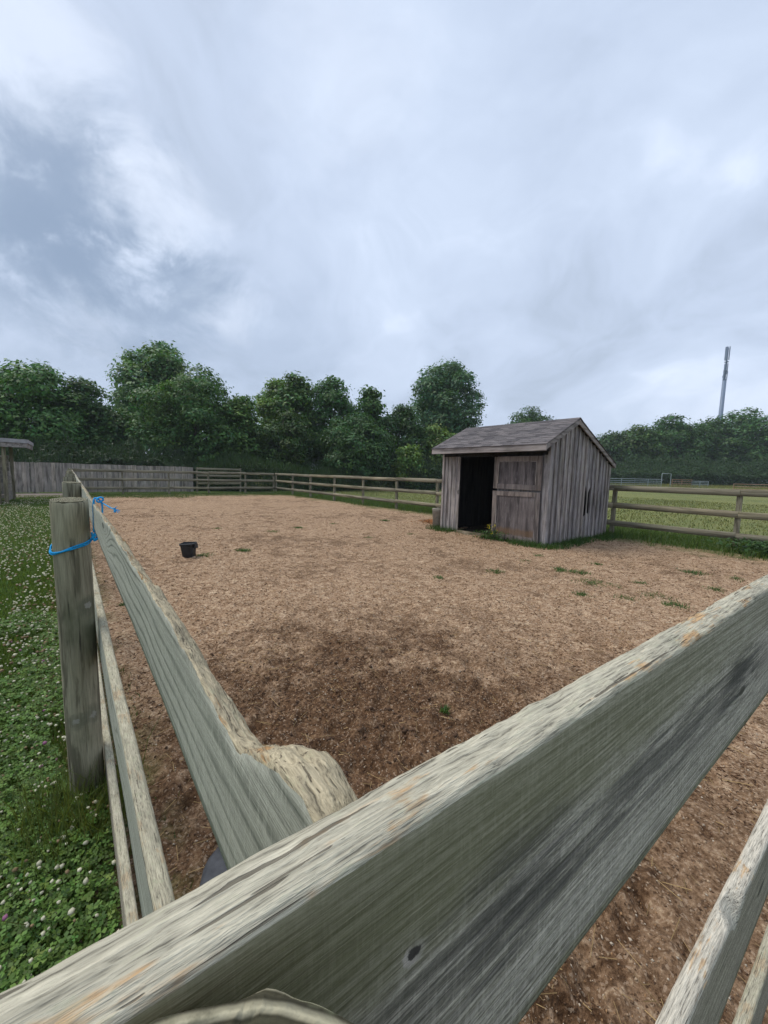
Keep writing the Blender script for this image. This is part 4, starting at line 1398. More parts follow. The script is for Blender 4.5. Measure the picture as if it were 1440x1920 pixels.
def tree(label, px, hw, ytop, D, seed, col=(0.045, 0.085, 0.028), zlow=0.25, n=24000, nl=17, leafk=0.0066, group='trees of the hedgerow', name='broadleaf_tree', squash=0.9, openness=0.45, cat='tree', dense_low=False):
    rng = np.random.default_rng(seed)
    top = at(px, ytop, D)
    x0, y0 = top[0], top[1]
    g0 = float(gz(x0, y0))
    h = top[2] - g0
    R = hw / 720 * D * 1.02
    zl = zlow * h
    cz, rz = (zl + h) / 2, (h - zl) / 2
    lob = []
    gold = math.pi * (3 - math.sqrt(5))
    for i in range(nl):
        zf = 1 - 2 * (i + 0.5) / nl
        a = i * gold + rng.uniform(-0.4, 0.4)
        q = math.sqrt(1 - zf * zf)
        rr_ = R * rng.uniform(0.26, 0.44) * (1.1 if zf < 0 else 0.9)
        k_ = rng.uniform(0.82, 1.04)
        lim = np.array([max(R - rr_, 0.1), max(R - rr_, 0.1), max(rz - rr_ * 0.8, 0.1)]) * k_
        wid = 1.0 if zf < 0.2 else 1.0 - 0.18 * (zf - 0.2)
        lob.append((math.cos(a) * q * lim[0] * wid, math.sin(a) * q * lim[1] * squash * wid, cz + zf * lim[2], rr_, rr_ * rng.uniform(0.62, 0.9)))
    r_t = R * 0.30
    lob.append((rng.uniform(-0.2, 0.2) * R, 0, h - r_t * 0.75, r_t, r_t * 0.75))
    lob.append((0, 0, cz, R * 0.5, rz * 0.6))
    lob = np.array(lob)
    size = leafk * D * rng.uniform(0.82, 1.22)
    col = np.asarray(col) * np.array([rng.uniform(0.88, 1.16), 1.0, rng.uniform(0.85, 1.15)]) * rng.uniform(0.88, 1.12)
    per = 13
    ncl = n // per
    wgt = lob[:, 3] ** 2
    ids = rng.choice(len(lob), ncl * 2, p=wgt / wgt.sum())
    d = rng.normal(size=(len(ids), 3))
    d[:, 2] += 0.22
    d /= np.linalg.norm(d, axis=1)[:, None]
    rad = np.where(rng.random(len(ids)) < 0.72, rng.uniform(0.84, 1.02, len(ids)), rng.uniform(0.25, 0.86, len(ids)))
    L = lob[ids]
    c = L[:, :3] + d * rad[:, None] * np.stack([L[:, 3], L[:, 3], L[:, 4]], 1)
    dens = fbm(c[:, 0] * 1.6 / R * 3, c[:, 1] * 1.6 / R * 3, c[:, 2] * 1.6 / R * 3, 3, seed)
    keep = (dens > openness + rng.normal(0, 0.06, len(ids)) - 0.05) & (c[:, 2] > 0.15)
    inside = np.zeros(len(ids), int)
    for l_ in lob:
        e = (((c[:, 0] - l_[0]) / l_[3]) ** 2 + ((c[:, 1] - l_[1]) / l_[3]) ** 2 + ((c[:, 2] - l_[2]) / l_[4]) ** 2)
        inside += e < 0.62
    keep &= (inside == 0) | (rng.random(len(ids)) < 0.42)
    c, d = c[keep][:ncl], d[keep][:ncl]
    m_ = len(c)
    tilt = rng.normal(0, 1, (m_, 3))
    cc = np.repeat(c, per, 0) + rng.normal(0, 1, (m_ * per, 3)) * size * np.array([1.05, 1.05, 0.6])
    nn = np.repeat(d + tilt * 0.25, per, 0) * 0.9 + np.array([0, 0, 0.65]) + rng.normal(0, 0.38, (m_ * per, 3))
    V = leaf_quads(cc, nn, np.full(m_ * per, size), rng)
    ccol = np.repeat(rng.uniform(0.78, 1.25, (m_, 1)), per * 4, 0)
    hue = np.repeat(rng.normal(0, 0.10, (m_, 1)), per * 4, 0)
    cols = leaf_colors(m_ * per, rng, col) * ccol * np.concatenate([1 + hue * 1.2, np.ones_like(hue), 1 - hue], 1)
    Q = np.arange(len(V)).reshape(-1, 4)
    t_ = empty(name, (x0, y0, g0))
    tag(t_, label, cat, group)
    link('crown', fast_mesh('crown', V, Q, None, M['leaf'], np.clip(cols, 0.003, 0.8)), t_)
    tm = MB()
    tr = max(0.09, R * 0.06)
    lean = rng.uniform(-0.06, 0.06, 2) * h
    pts = [(0, 0, -0.3), (lean[0] * 0.1, lean[1] * 0.1, h * 0.25), (lean[0] * 0.5, lean[1] * 0.5, h * 0.55), (lean[0], lean[1], h * 0.88)]
    tm.tube(pts, [tr * 1.25, tr, tr * 0.65, tr * 0.15], 8)
    for l_ in lob[:-1]:
        z_ = min(max(l_[2] * 0.55, h * 0.12), h * 0.7)
        s_ = np.array([lean[0] * z_ / h, lean[1] * z_ / h, z_])
        e = l_[:3]
        tm.tube([s_, (s_ + e) / 2 + np.array([0, 0, 0.08 * h]) * rng.uniform(0, 1), e], [tr * 0.42, tr * 0.28, tr * 0.10], 5)
    tm.build('trunk', M['bark'], t_, True)
    return t_


DK = (0.052, 0.115, 0.028)
MDc = (0.078, 0.162, 0.038)
LT = (0.125, 0.225, 0.055)
BL = (0.105, 0.190, 0.075)
TREES = [
    ('large dark spreading tree over the shelter at the far left', 40, 118, 676, 27, 1, MDc, 0.02, 32000),
    ('lower dark tree between the far left tree and the big round tree', 150, 62, 712, 29, 2, DK, 0.02, 20000),
    ('low dark tree filling the dip left of the big round tree', 212, 48, 772, 29, 3, DK, 0.02, 14000),
    ('tall pale feathery tree standing behind the big round tree', 288, 76, 645, 38, 4, BL, 0.2, 24000),
    ('big round dark tree above the end of the boarded fence', 362, 112, 688, 31, 5, MDc, 0.02, 36000),
    ('dark tree right of the big round tree with bright lower side', 445, 45, 745, 31, 6, MDc, 0.02, 14000),
    ('pale loose topped tree, leftmost of the middle group', 512, 42, 713, 36, 7, LT, 0.08, 17000),
    ('pointed tree second from the left in the middle group', 556, 44, 708, 35, 8, MDc, 0.05, 18000),
    ('rounded tree at the centre of the middle group', 625, 58, 710, 37, 9, MDc, 0.05, 24000),
    ('slim light tree at the right end of the middle group', 694, 30, 732, 38, 10, MDc, 0.05, 14000),
    ('low dark tree in front of the middle group on its left', 535, 58, 770, 32, 11, DK, 0.02, 18000),
    ('low dark tree in front of the middle group on its right', 665, 78, 775, 34, 12, DK, 0.02, 24000),
    ('broad low tree joining the middle group to the tall tree', 752, 48, 762, 39, 13, DK, 0.04, 18000),
    ('tall broad crowned tree rising left of the shed roof', 840, 74, 679, 45, 14, BL, 0.22, 26000),
    ('bright green young tree beside the left eave of the shed', 822, 46, 802, 40, 15, LT, 0.03, 14000),
    ('dark tree tucked behind the left end of the shed', 890, 60, 835, 44, 24, DK, 0.03, 14000),
    ('small bright bush at the foot of the middle group', 768, 28, 838, 35, 16, LT, 0.02, 9000),
    ('distant flat topped tree seen just above the shed ridge', 997, 54, 765, 62, 17, DK, 0.25, 14000),
    ('distant tree close to the right slope of the shed roof', 1148, 44, 812, 72, 18, DK, 0.06, 12000),
    ('distant dark tree second from the shed on the right', 1205, 52, 800, 72, 19, DK, 0.06, 14000),
    ('distant broad tree left of the mast', 1262, 70, 782, 74, 20, DK, 0.06, 18000),
    ('distant dark tree directly below the mast', 1335, 60, 786, 74, 21, DK, 0.06, 16000),
    ('distant tall tree right of the mast', 1400, 62, 768, 74, 22, MDc, 0.06, 18000),
    ('distant tree cut off by the right edge of the picture', 1475, 66, 776, 73, 23, DK, 0.06, 16000),
    ('tree row end hidden mostly behind the shed gable', 1060, 70, 830, 72, 25, DK, 0.06, 12000),
]
for (lb, px, hw, yt, D, sd, c, zl, n) in TREES:
    far = D > 55
    tree(lb, px, hw, yt, D, sd, c, zl, n, leafk=0.0066 if far else 0.0082, openness=0.36, group='distant trees' if far else 'trees of the hedgerow')


def leaf_bank(name, label, cat, path, depth, hfun, n, size, col, seed, var=0.4, spiky=0.0):
    """an uncountable bank of leaves along a path of ground points"""
    rng = np.random.default_rng(seed)
    P = np.array(path)
    t_ = rng.random(n)
    seg = np.linspace(0, 1, len(P))
    x = np.interp(t_, seg, P[:, 0])
    y = np.interp(t_, seg, P[:, 1])
    dv = rng.uniform(0, 1, n)
    dirv = P[-1] - P[0]
    nv = np.array([-dirv[1], dirv[0]]) / np.linalg.norm(dirv)
    if nv @ P[0] < 0:
        nv = -nv
    x = x + nv[0] * dv * depth
    y = y + nv[1] * dv * depth
    H_ = hfun(t_, dv) * (0.62 + 0.76 * fbm(x * 0.9, y * 0.9, None, 4, seed))
    zf = 1 - rng.random(n) ** 1.7
    z = zf * H_ + gz(x, y)
    c = np.stack([x, y, z], 1)
    nrm = rng.normal(0, 0.6, (n, 3)) + np.array([-nv[0] * 0.5, -nv[1] * 0.5, 0.6])
    V = leaf_quads(c, nrm, np.full(n, size), rng, 0.5)
    if spiky:
        k_ = rng.random(n) < spiky
        ii = np.where(k_)[0]
        hgt = size * rng.uniform(2.0, 4.5, len(ii))
        w_ = rng.normal(0, 1, (len(ii), 2))
        w_ = w_ / np.linalg.norm(w_, axis=1)[:, None] * size * 0.10
        ln = rng.normal(0, 0.16, (len(ii), 2)) * hgt[:, None]
        V4 = V.reshape(-1, 4, 3)
        b0 = c[ii]
        V4[ii, 0] = b0
        V4[ii, 1] = b0 + np.stack([w_[:, 0] + ln[:, 0] * 0.4, w_[:, 1] + ln[:, 1] * 0.4, hgt * 0.55], 1)
        V4[ii, 2] = b0 + np.stack([ln[:, 0], ln[:, 1], hgt], 1)
        V4[ii, 3] = b0 + np.stack([-w_[:, 0] + ln[:, 0] * 0.4, -w_[:, 1] + ln[:, 1] * 0.4, hgt * 0.55], 1)
        V = V4.reshape(-1, 3)
    cols = leaf_colors(n, rng, col, var)
    o = link(name, fast_mesh(name, V, np.arange(len(V)).reshape(-1, 4), None, M['leaf'], cols))
    tag(o, label, cat, None, 'stuff')
    return o


def gp2(px, D):
    p = at(px, 900, D)
    return p[:2]


leaf_bank('undergrowth', 'tall nettles and rank grass growing behind the far fence corner', 'undergrowth', [gp2(368, 26.4), gp2(450, 27.0), gp2(560, 28.5), gp2(640, 30.5), gp2(740, 34), gp2(830, 38)], 3.2,
          lambda t_, d: 1.15 + 0.75 * d + 0.7 * np.exp(-((t_ - 0.22) / 0.13) ** 2), 60000, 0.14, (0.045, 0.085, 0.025), 70, 0.45, 0.45)
leaf_bank('undergrowth', 'dark leafy growth at the foot of the trees behind the boarded fence', 'undergrowth', [gp2(-60, 21.5), gp2(90, 22.2), gp2(240, 24.2), gp2(366, 26.8)], 2.4,
          lambda t_, d: 1.7 + 1.3 * d, 40000, 0.17, (0.034, 0.066, 0.022), 71, 0.4, 0.1)
leaf_bank('bracken_bank', 'long low bank of dark green bracken across the far field', 'bracken', [gp2(1040, 60), gp2(1200, 60), gp2(1330, 59), gp2(1450, 57), gp2(1560, 55)], 6.0,
          lambda t_, d: 1.9 + 2.5 * d, 60000, 0.30, (0.038, 0.080, 0.024), 72, 0.4, 0.05)
leaf_bank('undergrowth', 'dark bushes under the trees behind the shed', 'undergrowth', [gp2(780, 33), gp2(900, 40), gp2(1050, 58)], 4.0,
          lambda t_, d: 1.8 + 1.4 * d, 30000, 0.24, (0.036, 0.070, 0.022), 73, 0.4, 0.1)
leaf_bank('rough_grass', 'rough tawny grass along the foot of the far hurdles', 'grass', [gp2(1130, 51), gp2(1300, 50), gp2(1500, 46)], 6.0,
          lambda t_, d: 0.16 + 0 * d, 9000, 0.10, (0.20, 0.20, 0.07), 74, 0.4, 0.9)


# ------------------------------------------------------------------ grasses and herbs (nobody could count these)
def blades(name, label, xy, hgt, wid, col, seed, z0=None, var=0.35, lean=0.35, kind='stuff', mat=None, cat='grass', parent=None):
    rng = np.random.default_rng(seed)
    n = len(xy)
    z = gz(xy[:, 0], xy[:, 1]) if z0 is None else z0
    base = np.stack([xy[:, 0], xy[:, 1], z + np.zeros(n)], 1)
    a = rng.uniform(0, 2 * math.pi, n)
    w_ = np.stack([np.cos(a), np.sin(a), np.zeros(n)], 1) * (wid * rng.uniform(0.6, 1.3, n))[:, None] * 0.5
    h_ = hgt * rng.uniform(0.55, 1.25, n)
    ld_ = rng.normal(0, lean, (n, 2)) * h_[:, None]
    m1 = base + np.stack([ld_[:, 0] * 0.3, ld_[:, 1] * 0.3, h_ * 0.55], 1)
    tp_ = base + np.stack([ld_[:, 0], ld_[:, 1], h_ * 0.95], 1)
    V = np.stack([base - w_, base + w_, m1 + w_ * 0.75, m1 - w_ * 0.75, tp_], 1).reshape(-1, 3)
    i = np.arange(n) * 5
    Q = np.stack([i, i + 1, i + 2, i + 3], 1)
    T_ = np.stack([i + 3, i + 2, i + 4], 1)
    cols = leaf_colors(n, rng, col, var, 5)
    o = link(name, fast_mesh(name, V, Q, T_, mat or M['blade'], cols), parent)
    if kind:
        tag(o, label, cat, None, kind)
    return o


rng = np.random.default_rng(99)


def lawn_pts(n, seed, ymax, power=1.0, xw=0.34):
    r_ = np.random.default_rng(seed)
    y = 0.5 + (ymax - 0.5) * r_.random(n) ** power
    x = 0.07 - r_.random(n) ** 0.9 * (1.0 + y * xw)
    return np.stack([x, y], 1)


LG = (0.115, 0.175, 0.034)
p = lawn_pts(80000, 1, 8.0, 1.3, 0.25)
hh = 0.045 + 0.045 * fbm(p[:, 0] * 2.5, p[:, 1] * 2.5, None, 3, 2) + 0.05 * np.clip(1 - np.abs(p[:, 0] + 0.0) / 0.22, 0, 1) * (p[:, 1] < 4)
blades('lawn_grass', 'short green grass among the clover on the left lawn', p, hh, 0.0055, LG, 3)
p = lawn_pts(60000, 4, 25.0, 0.8)
blades('lawn_grass', 'mown green lawn running away beside the left fence', p, 0.05 + 0.03 * fbm(p[:, 0], p[:, 1], None, 3, 6), 0.016, (0.105, 0.160, 0.035), 5)
# seeding grasses close to the first post
q = np.stack([-0.03 + rng.normal(0, 0.09, 800), 1.85 + rng.normal(0, 0.12, 800)], 1)
blades('seeding_grass', 'longer yellow green seeding grass at the foot of the nearest round post', q, np.full(800, 0.26), 0.005, (0.105, 0.135, 0.03), 8, lean=0.25)

# clover leaves: three leaflets on a stalk
def clover(n, seed, ymax, size, power):
    r_ = np.random.default_rng(seed)
    xy = lawn_pts(n, seed, ymax, power, 0.25)
    fade = np.clip((ymax - xy[:, 1]) / (ymax * 0.7), 0, 1) * np.clip(0.35 + 1.6 * (fbm(xy[:, 0] * 2.2, xy[:, 1] * 2.2, None, 3, 19) - 0.30), 0, 1)
    xy = xy[r_.random(n) < fade]
    n = len(xy)
    z = r_.uniform(0.03, 0.10, n) + 0.05 * np.clip(1 - np.abs(xy[:, 0]) / 0.3, 0, 1)
    c = np.stack([xy[:, 0], xy[:, 1], z], 1)
    tilt = r_.normal(0, 0.35, (n, 2))
    up = np.stack([tilt[:, 0], tilt[:, 1], np.ones(n)], 1)
    up /= np.linalg.norm(up, axis=1)[:, None]
    a0 = r_.uniform(0, 6.28, n)
    s = size * r_.uniform(0.7, 1.3, n)
    V = []
    for k_ in range(3):
        a = a0 + k_ * 2.094
        dv = np.stack([np.cos(a), np.sin(a), np.zeros(n)], 1)
        dv -= up * (dv * up).sum(1)[:, None]
        sd = np.cross(up, dv)
        V.append(np.stack([c, c + dv * (s * 0.62)[:, None] + sd * (s * 0.42)[:, None], c + dv * (s * 1.0)[:, None] + up * (s * 0.12)[:, None], c + dv * (s * 0.62)[:, None] - sd * (s * 0.42)[:, None]], 1))
    V = np.stack(V, 1).reshape(-1, 3)
    cols = np.repeat(leaf_colors(n, r_, (0.10, 0.178, 0.034), 0.55, 1), 12, 0)
    return V, cols


V1, C1 = clover(110000, 21, 9.5, 0.0135, 1.5)
tag(link('clover_leaves', fast_mesh('clover_leaves', V1, np.arange(len(V1)).reshape(-1, 4), None, M['blade'], C1)), 'dense green clover leaves carpeting the near lawn', 'clover', None, 'stuff')

# flower heads: small faceted balls
ico_v = np.array([(0, 0, 1), (0.894, 0, 0.447), (0.276, 0.851, 0.447), (-0.724, 0.526, 0.447), (-0.724, -0.526, 0.447), (0.276, -0.851, 0.447), (0.724, 0.526, -0.447), (-0.276, 0.851, -0.447), (-0.894, 0, -0.447), (-0.276, -0.851, -0.447), (0.724, -0.526, -0.447), (0, 0, -1)])
ico_f = np.array([(0, 1, 2), (0, 2, 3), (0, 3, 4), (0, 4, 5), (0, 5, 1), (1, 6, 2), (2, 7, 3), (3, 8, 4), (4, 9, 5), (5, 10, 1), (2, 6, 7), (3, 7, 8), (4, 8, 9), (5, 9, 10), (1, 10, 6), (6, 11, 7), (7, 11, 8), (8, 11, 9), (9, 11, 10), (10, 11, 6)])


def balls(c, r, rng, jit=0.25, flat=0.8):
    n = len(c)
    v = ico_v[None] * (1 + rng.uniform(-jit, jit, (n, 12, 1))) * np.asarray(r)[:, None, None] * np.array([1, 1, flat])
    v = v + c[:, None, :]
    f = ico_f[None] + (np.arange(n) * 12)[:, None, None]
    return v.reshape(-1, 3), f.reshape(-1, 3)


r_ = np.random.default_rng(31)
n1 = 3000
xy = lawn_pts(n1, 32, 5.5, 1.1, 0.22)
xy2 = lawn_pts(13000, 33, 22.0, 0.9, 0.30)
keep = (xy2[:, 1] > 3.5) & (fbm(xy2[:, 0] * 1.1, xy2[:, 1] * 0.5, None, 3, 13) > 0.42)
xy2 = xy2[keep]
c_ = np.concatenate([np.column_stack([xy, r_.uniform(0.07, 0.125, len(xy)) + 0.07 * np.clip(1 - np.abs(xy[:, 0]) / 0.25, 0, 1)]), np.column_stack([xy2, r_.uniform(0.05, 0.09, len(xy2))])])
rad = np.concatenate([np.where(r_.random(len(xy)) < 0.6, r_.uniform(0.004, 0.0065, len(xy)), r_.uniform(0.0065, 0.0098, len(xy))), r_.uniform(0.009, 0.0145, len(xy2))])
V, F_ = balls(c_, rad, r_, 0.3)
cc = np.where(r_.random((len(c_), 1)) < 0.72, np.array([[0.64, 0.61, 0.46]]), np.array([[0.30, 0.21, 0.12]])) * r_.uniform(0.75, 1.15, (len(c_), 1))
tag(link('clover_flowers', fast_mesh('clover_flowers', V, None, F_, M['flower'], np.repeat(cc, 12, 0))), 'many small creamy white clover flower heads across the lawn', 'clover', None, 'stuff')
xy = lawn_pts(70, 35, 4.0, 1.0, 0.15)
V, F_ = balls(np.column_stack([xy, r_.uniform(0.09, 0.19, len(xy))]), r_.uniform(0.005, 0.009, len(xy)), r_, 0.3, 1.0)
tag(link('pink_clover_flowers', fast_mesh('pink_clover_flowers', V, None, F_, M['flower'], np.tile(np.array([0.34, 0.14, 0.25]), (len(V), 1)))), 'few scattered pinkish purple clover heads near the first post', 'clover', None, 'stuff')
# stalks of the taller flowers
blades('flower_stalks', 'thin green stalks under the nearest clover flowers', c_[:n1, :2], c_[:n1, 2], 0.003, (0.07, 0.11, 0.03), 36, lean=0.02, cat='clover')

# grass inside and round the paddock
def scatter(n, x0, x1, y0, y1, dens, seed):
    r = np.random.default_rng(seed)
    q_ = np.stack([r.uniform(x0, x1, n), r.uniform(y0, y1, n)], 1)
    return q_[r.random(n) < dens(q_[:, 0], q_[:, 1])]


p = scatter(42000, 0.05, 11.0, 20.5, 25.4, lambda x, y: np.clip((y - 21.6 + 3.2 * (fbm(x * 0.7, y * 0.7, None, 4, 51) - 0.5)) / 3.0, 0, 0.8), 52)
blades('verge_grass', 'thin green grass along the foot of the far rail fence', p, np.full(len(p), 0.09), 0.022, (0.085, 0.125, 0.035), 53)
p = scatter(60000, 9.2, 13.2, -2.0, 25.0, lambda x, y: np.clip((x - 10.1 + 1.6 * (fbm(x * 0.9, y * 0.9, None, 4, 55) - 0.5)) / 1.1, 0, 0.9), 56)
blades('verge_grass', 'fresh green grass strip along the long fence behind the shed', p, 0.12 + 0.16 * fbm(p[:, 0] * 1.4, p[:, 1] * 1.4, None, 3, 57), 0.014, (0.085, 0.135, 0.030), 58)
p = scatter(95000, 11.6, 32.0, -8.0, 32.0, lambda x, y: 0.25 + 0.6 * fbm(x * 0.3, y * 0.3, None, 3, 59), 60)
blades('field_grass', 'dry yellow green grass of the open field beyond the fence', p, 0.05 + 0.06 * fbm(p[:, 0] * 0.6, p[:, 1] * 0.6, None, 3, 61), 0.026, (0.17, 0.178, 0.062), 62, var=0.4)
# left edge inside the fence, patchy
p = scatter(26000, 0.06, 0.62, 0.8, 24.0, lambda x, y: np.clip(0.55 - (x - 0.08) / 0.45, 0, 1) * (fbm(x * 1.5, y * 1.1, None, 3, 63) > 0.47), 64)
blades('edge_grass', 'patchy green grass creeping under the left fence', p, np.full(len(p), 0.045), 0.006, (0.055, 0.10, 0.025), 65, z0=0.02)
# below the near fence on the right
p = scatter(26000, 0.7, 3.2, -0.7, 0.75, lambda x, y: np.clip((0.06 - y + 0.35 * (fbm(x * 2.2, y * 2.2, None, 3, 66) - 0.5)) / 0.2, 0, 0.9), 67)
blades('edge_grass', 'green grass under the lower rails at the bottom right', p, np.full(len(p), 0.09), 0.006, (0.06, 0.11, 0.025), 68, z0=0.01)
# round the shed
def shed_dens(x, y):
    dx = np.maximum.reduce([SX - 0.03 - x, x - (SX + SD), 0 * x])
    dy = np.maximum.reduce([SY - 0.03 - y, y - (SY + SW), 0 * y])
    dd = np.hypot(dx, dy)
    gap = (y > SY + 1.5) & (y < SY + 2.35) & (x < SX)
    return np.where((dd > 0.01), np.clip(1.0 - (dd + 0.35 * (fbm(x * 2, y * 2, None, 3, 81) - 0.5)) / 0.42, 0, 0.95), 0) * np.where(gap, 0.12, 1)


p = scatter(60000, SX - 0.8, SX + SD + 0.6, SY - 0.75, SY + SW + 0.7, shed_dens, 82)
blades('shed_grass', 'lush dark green grass growing round the foot of the shed', p, 0.09 + 0.10 * fbm(p[:, 0] * 3, p[:, 1] * 3, None, 3, 83), 0.010, (0.052, 0.105, 0.022), 84, z0=0.01)

# weed tufts on the bare soil: each one a little plant
WEEDS = [(1085, 1078, 0.16), (1110, 1098, 0.20), (1152, 1104, 0.10), (1225, 1123, 0.16), (1265, 1140, 0.14), (1170, 1128, 0.12), (1297, 1078, 0.18), (1050, 1072, 0.13), (985, 1056, 0.08), (930, 1076, 0.12), (823, 1088, 0.08), (1118, 1062, 0.09), (1010, 1046, 0.10), (1340, 1110, 0.12), (510, 1000, 0.14), (560, 992, 0.12), (625, 985, 0.10), (690, 1012, 0.12), (407, 994, 0.10), (455, 1035, 0.12), (385, 1045, 0.14), (835, 1340, 0.022), (1090, 1120, 0.10), (1200, 1098, 0.08), (1380, 1090, 0.10), (770, 1005, 0.10), (722, 978, 0.16), (230, 1140, 0.05)]
WEED_AT = ["left of the cluster right of the shed's front", "largest of the cluster right of the shed's front", 'thin, at the right of the cluster before the shed gable', 'below the cluster, towards the near rail', 'lowest of those by the near rail', 'just left of the lowest ones by the near rail', 'broad, lone one right of the cluster', 'left end of the row before the shed gable', 'tiny, straight below the stable door', 'lone one below the doorway of the shed', 'tiny lone one in the middle of the bare soil', 'just below the front corner of the shed', 'close to the yellow flowers', 'far right, above the near rail', 'far out, left of the paddock centre', 'second of the far line, right of the bucket', 'third of the far line, right of the bucket', 'right of centre, left of the shed', 'far left, behind the bucket', 'a stride right of the bucket', 'right against the bucket', 'lone one close to the chewed corner', 'under the largest one of the cluster', 'thin, right of the largest one', 'rightmost, near the picture edge', 'just left of the beige bin', 'long, by the far side fence left of the shed', 'low one under the left fence']
for i, (px, py, r0) in enumerate(WEEDS):
    g = grd(px, py)
    rg2 = np.random.default_rng(500 + i)
    n = int(25 + 1100 * r0)
    xy = rg2.normal(0, r0 * 0.5, (n, 2))
    e = blades('weed_tuft', None, xy, np.full(n, 0.035 + 0.12 * r0), 0.009, (0.065, 0.125, 0.03), 600 + i, z0=0.018, lean=0.7, kind=None)
    e.location = (g[0], g[1], 0)
    tag(e, 'green weed tuft, ' + WEED_AT[i], 'weed', 'weed tufts on the soil')

# ragwort by the door
rp = grd(925, 1014)
rw = empty('ragwort', (rp[0], rp[1], 0.01))
tag(rw, 'small plant with bright yellow flowers in front of the stable door', 'plant')
rg2 = np.random.default_rng(77)
sm = MB()
tips = []
for j in range(9):
    e = np.array([rg2.normal(0, 0.09), rg2.normal(0, 0.13), rg2.uniform(0.16, 0.38)])
    sm.tube([(e[0] * 0.2, e[1] * 0.2, 0), (e[0] * 0.6, e[1] * 0.6, e[2] * 0.6), e], [0.006, 0.005, 0.003], 5)
    for k_ in range(3):
        tips.append(e + rg2.normal(0, 0.022, 3))
sm.build('stem', flat_mat('weed_stem', (0.06, 0.10, 0.03)), rw)
n = 420
c_ = np.stack([rg2.normal(0, 0.13, n), rg2.normal(0, 0.20, n), rg2.uniform(0.02, 0.24, n)], 1)
link('foliage', fast_mesh('foliage', leaf_quads(c_, rg2.normal(0, 0.5, (n, 3)) + np.array([0, 0, 1]), np.full(n, 0.05), rg2), np.arange(n * 4).reshape(-1, 4), None, M['leaf'], leaf_colors(n, rg2, (0.05, 0.11, 0.025))), rw)
V, F_ = balls(np.array(tips), rg2.uniform(0.008, 0.014, len(tips)), rg2, 0.2, 0.6)
link('flower', fast_mesh('flower', V, None, F_, M['flower'], np.tile(np.array([0.75, 0.62, 0.02]), (len(V), 1))), rw)

# nettles by the fence right of the shed
nt_ = grd(1405, 1040)
rg2 = np.random.default_rng(78)
n = 1500
c_ = np.stack([rg2.normal(0, 0.18, n), rg2.normal(0, 0.38, n), rg2.random(n) ** 1.4 * 0.34], 1)
o = link('dock_plant', fast_mesh('dock_plant', leaf_quads(c_, rg2.normal(0, 0.5, (n, 3)) + np.array([-0.2, -0.2, 0.9]), np.full(n, 0.085), rg2), np.arange(n * 4).reshape(-1, 4), None, M['leaf'], leaf_colors(n, rg2, (0.048, 0.10, 0.025))))
o.location = (11.0, 0.95, 0)
tag(o, 'low leafy green weeds under the right hand fence near the picture edge', 'weeds', None, 'stuff')

# ------------------------------------------------------------------ stones, chips and straw on the soil
r_ = np.random.default_rng(41)
octa = np.array([(1, 0, 0), (-1, 0, 0), (0, 1, 0), (0, -1, 0), (0, 0, 1), (0, 0, -1)], float)
octf = np.array([(0, 2, 4), (2, 1, 4), (1, 3, 4), (3, 0, 4), (2, 0, 5), (1, 2, 5), (3, 1, 5), (0, 3, 5)])


def polar(n, rmin, rmax, seed):
    r = np.random.default_rng(seed)
    rad_ = rmin * (rmax / rmin) ** r.random(n)
    a = np.radians(r.uniform(-12, 100, n))
    q_ = np.stack([np.sin(a) * rad_, np.cos(a) * rad_], 1)
    k_ = (q_[:, 0] > 0.12) & (q_[:, 0] < 10.6) & (q_[:, 1] > -0.1) & (q_[:, 1] < 23)
    k_ &= ~((q_[:, 0] > SX - 0.1) & (q_[:, 1] > SY - 0.1) & (q_[:, 1] < SY + SW))
    return q_[k_]


def chips(name, label, xy, size, cols, asp, seed, cat):
    r = np.random.default_rng(seed)
    n = len(xy)
    z = soil_z(xy[:, 0], xy[:, 1])
    s = size[:, None, None]
    ang = r.uniform(0, 6.28, n)
    v = octa[None] * np.stack([np.ones(n) * 1.0, r.uniform(0.5, 0.95, n) * asp, r.uniform(0.45, 0.8, n) * min(1, asp * 1.2)], 1)[:, None, :]
    v = v * (1 + r.uniform(-0.3, 0.3, (n, 6, 1))) * s
    c, s_ = np.cos(ang)[:, None], np.sin(ang)[:, None]
    x = v[..., 0] * c - v[..., 1] * s_
    y = v[..., 0] * s_ + v[..., 1] * c
    zz_ = v[..., 2] + v[..., 0] * r.normal(0, 0.25, (n, 1))
    V = np.stack([x + xy[:, :1], y + xy[:, 1:], zz_ + z[:, None] + 0.15 * size[:, None]], -1).reshape(-1, 3)
    F_ = (octf[None] + (np.arange(n) * 6)[:, None, None]).reshape(-1, 3)
    me = fast_mesh(name, V, None, F_, M['stone'], np.repeat(cols, 6, 0))
    tag(link(name, me), label, cat, None, 'stuff')


xy = polar(34000, 0.7, 9.0, 42)
dist = np.hypot(xy[:, 0], xy[:, 1])
sz = (0.0017 + 0.0042 * r_.random(len(xy)) ** 2.6) * (1 + dist * 0.20)
pal = np.array([[0.36, 0.26, 0.17], [0.25, 0.165, 0.10], [0.46, 0.39, 0.30], [0.14, 0.08, 0.045], [0.32, 0.19, 0.095], [0.10, 0.055, 0.03], [0.19, 0.115, 0.065]])
chips('gravel', 'pale small stones strewn over the brown soil', xy, sz, pal[r_.integers(0, 7, len(xy))] * r_.uniform(0.7, 1.2, (len(xy), 1)), 1.0, 43, 'gravel')
xy = polar(34000, 2.2, 15.0, 44)
dist = np.hypot(xy[:, 0], xy[:, 1])
pal = np.array([[0.115, 0.060, 0.031], [0.22, 0.128, 0.068], [0.40, 0.26, 0.15], [0.52, 0.375, 0.24], [0.075, 0.039, 0.021]])
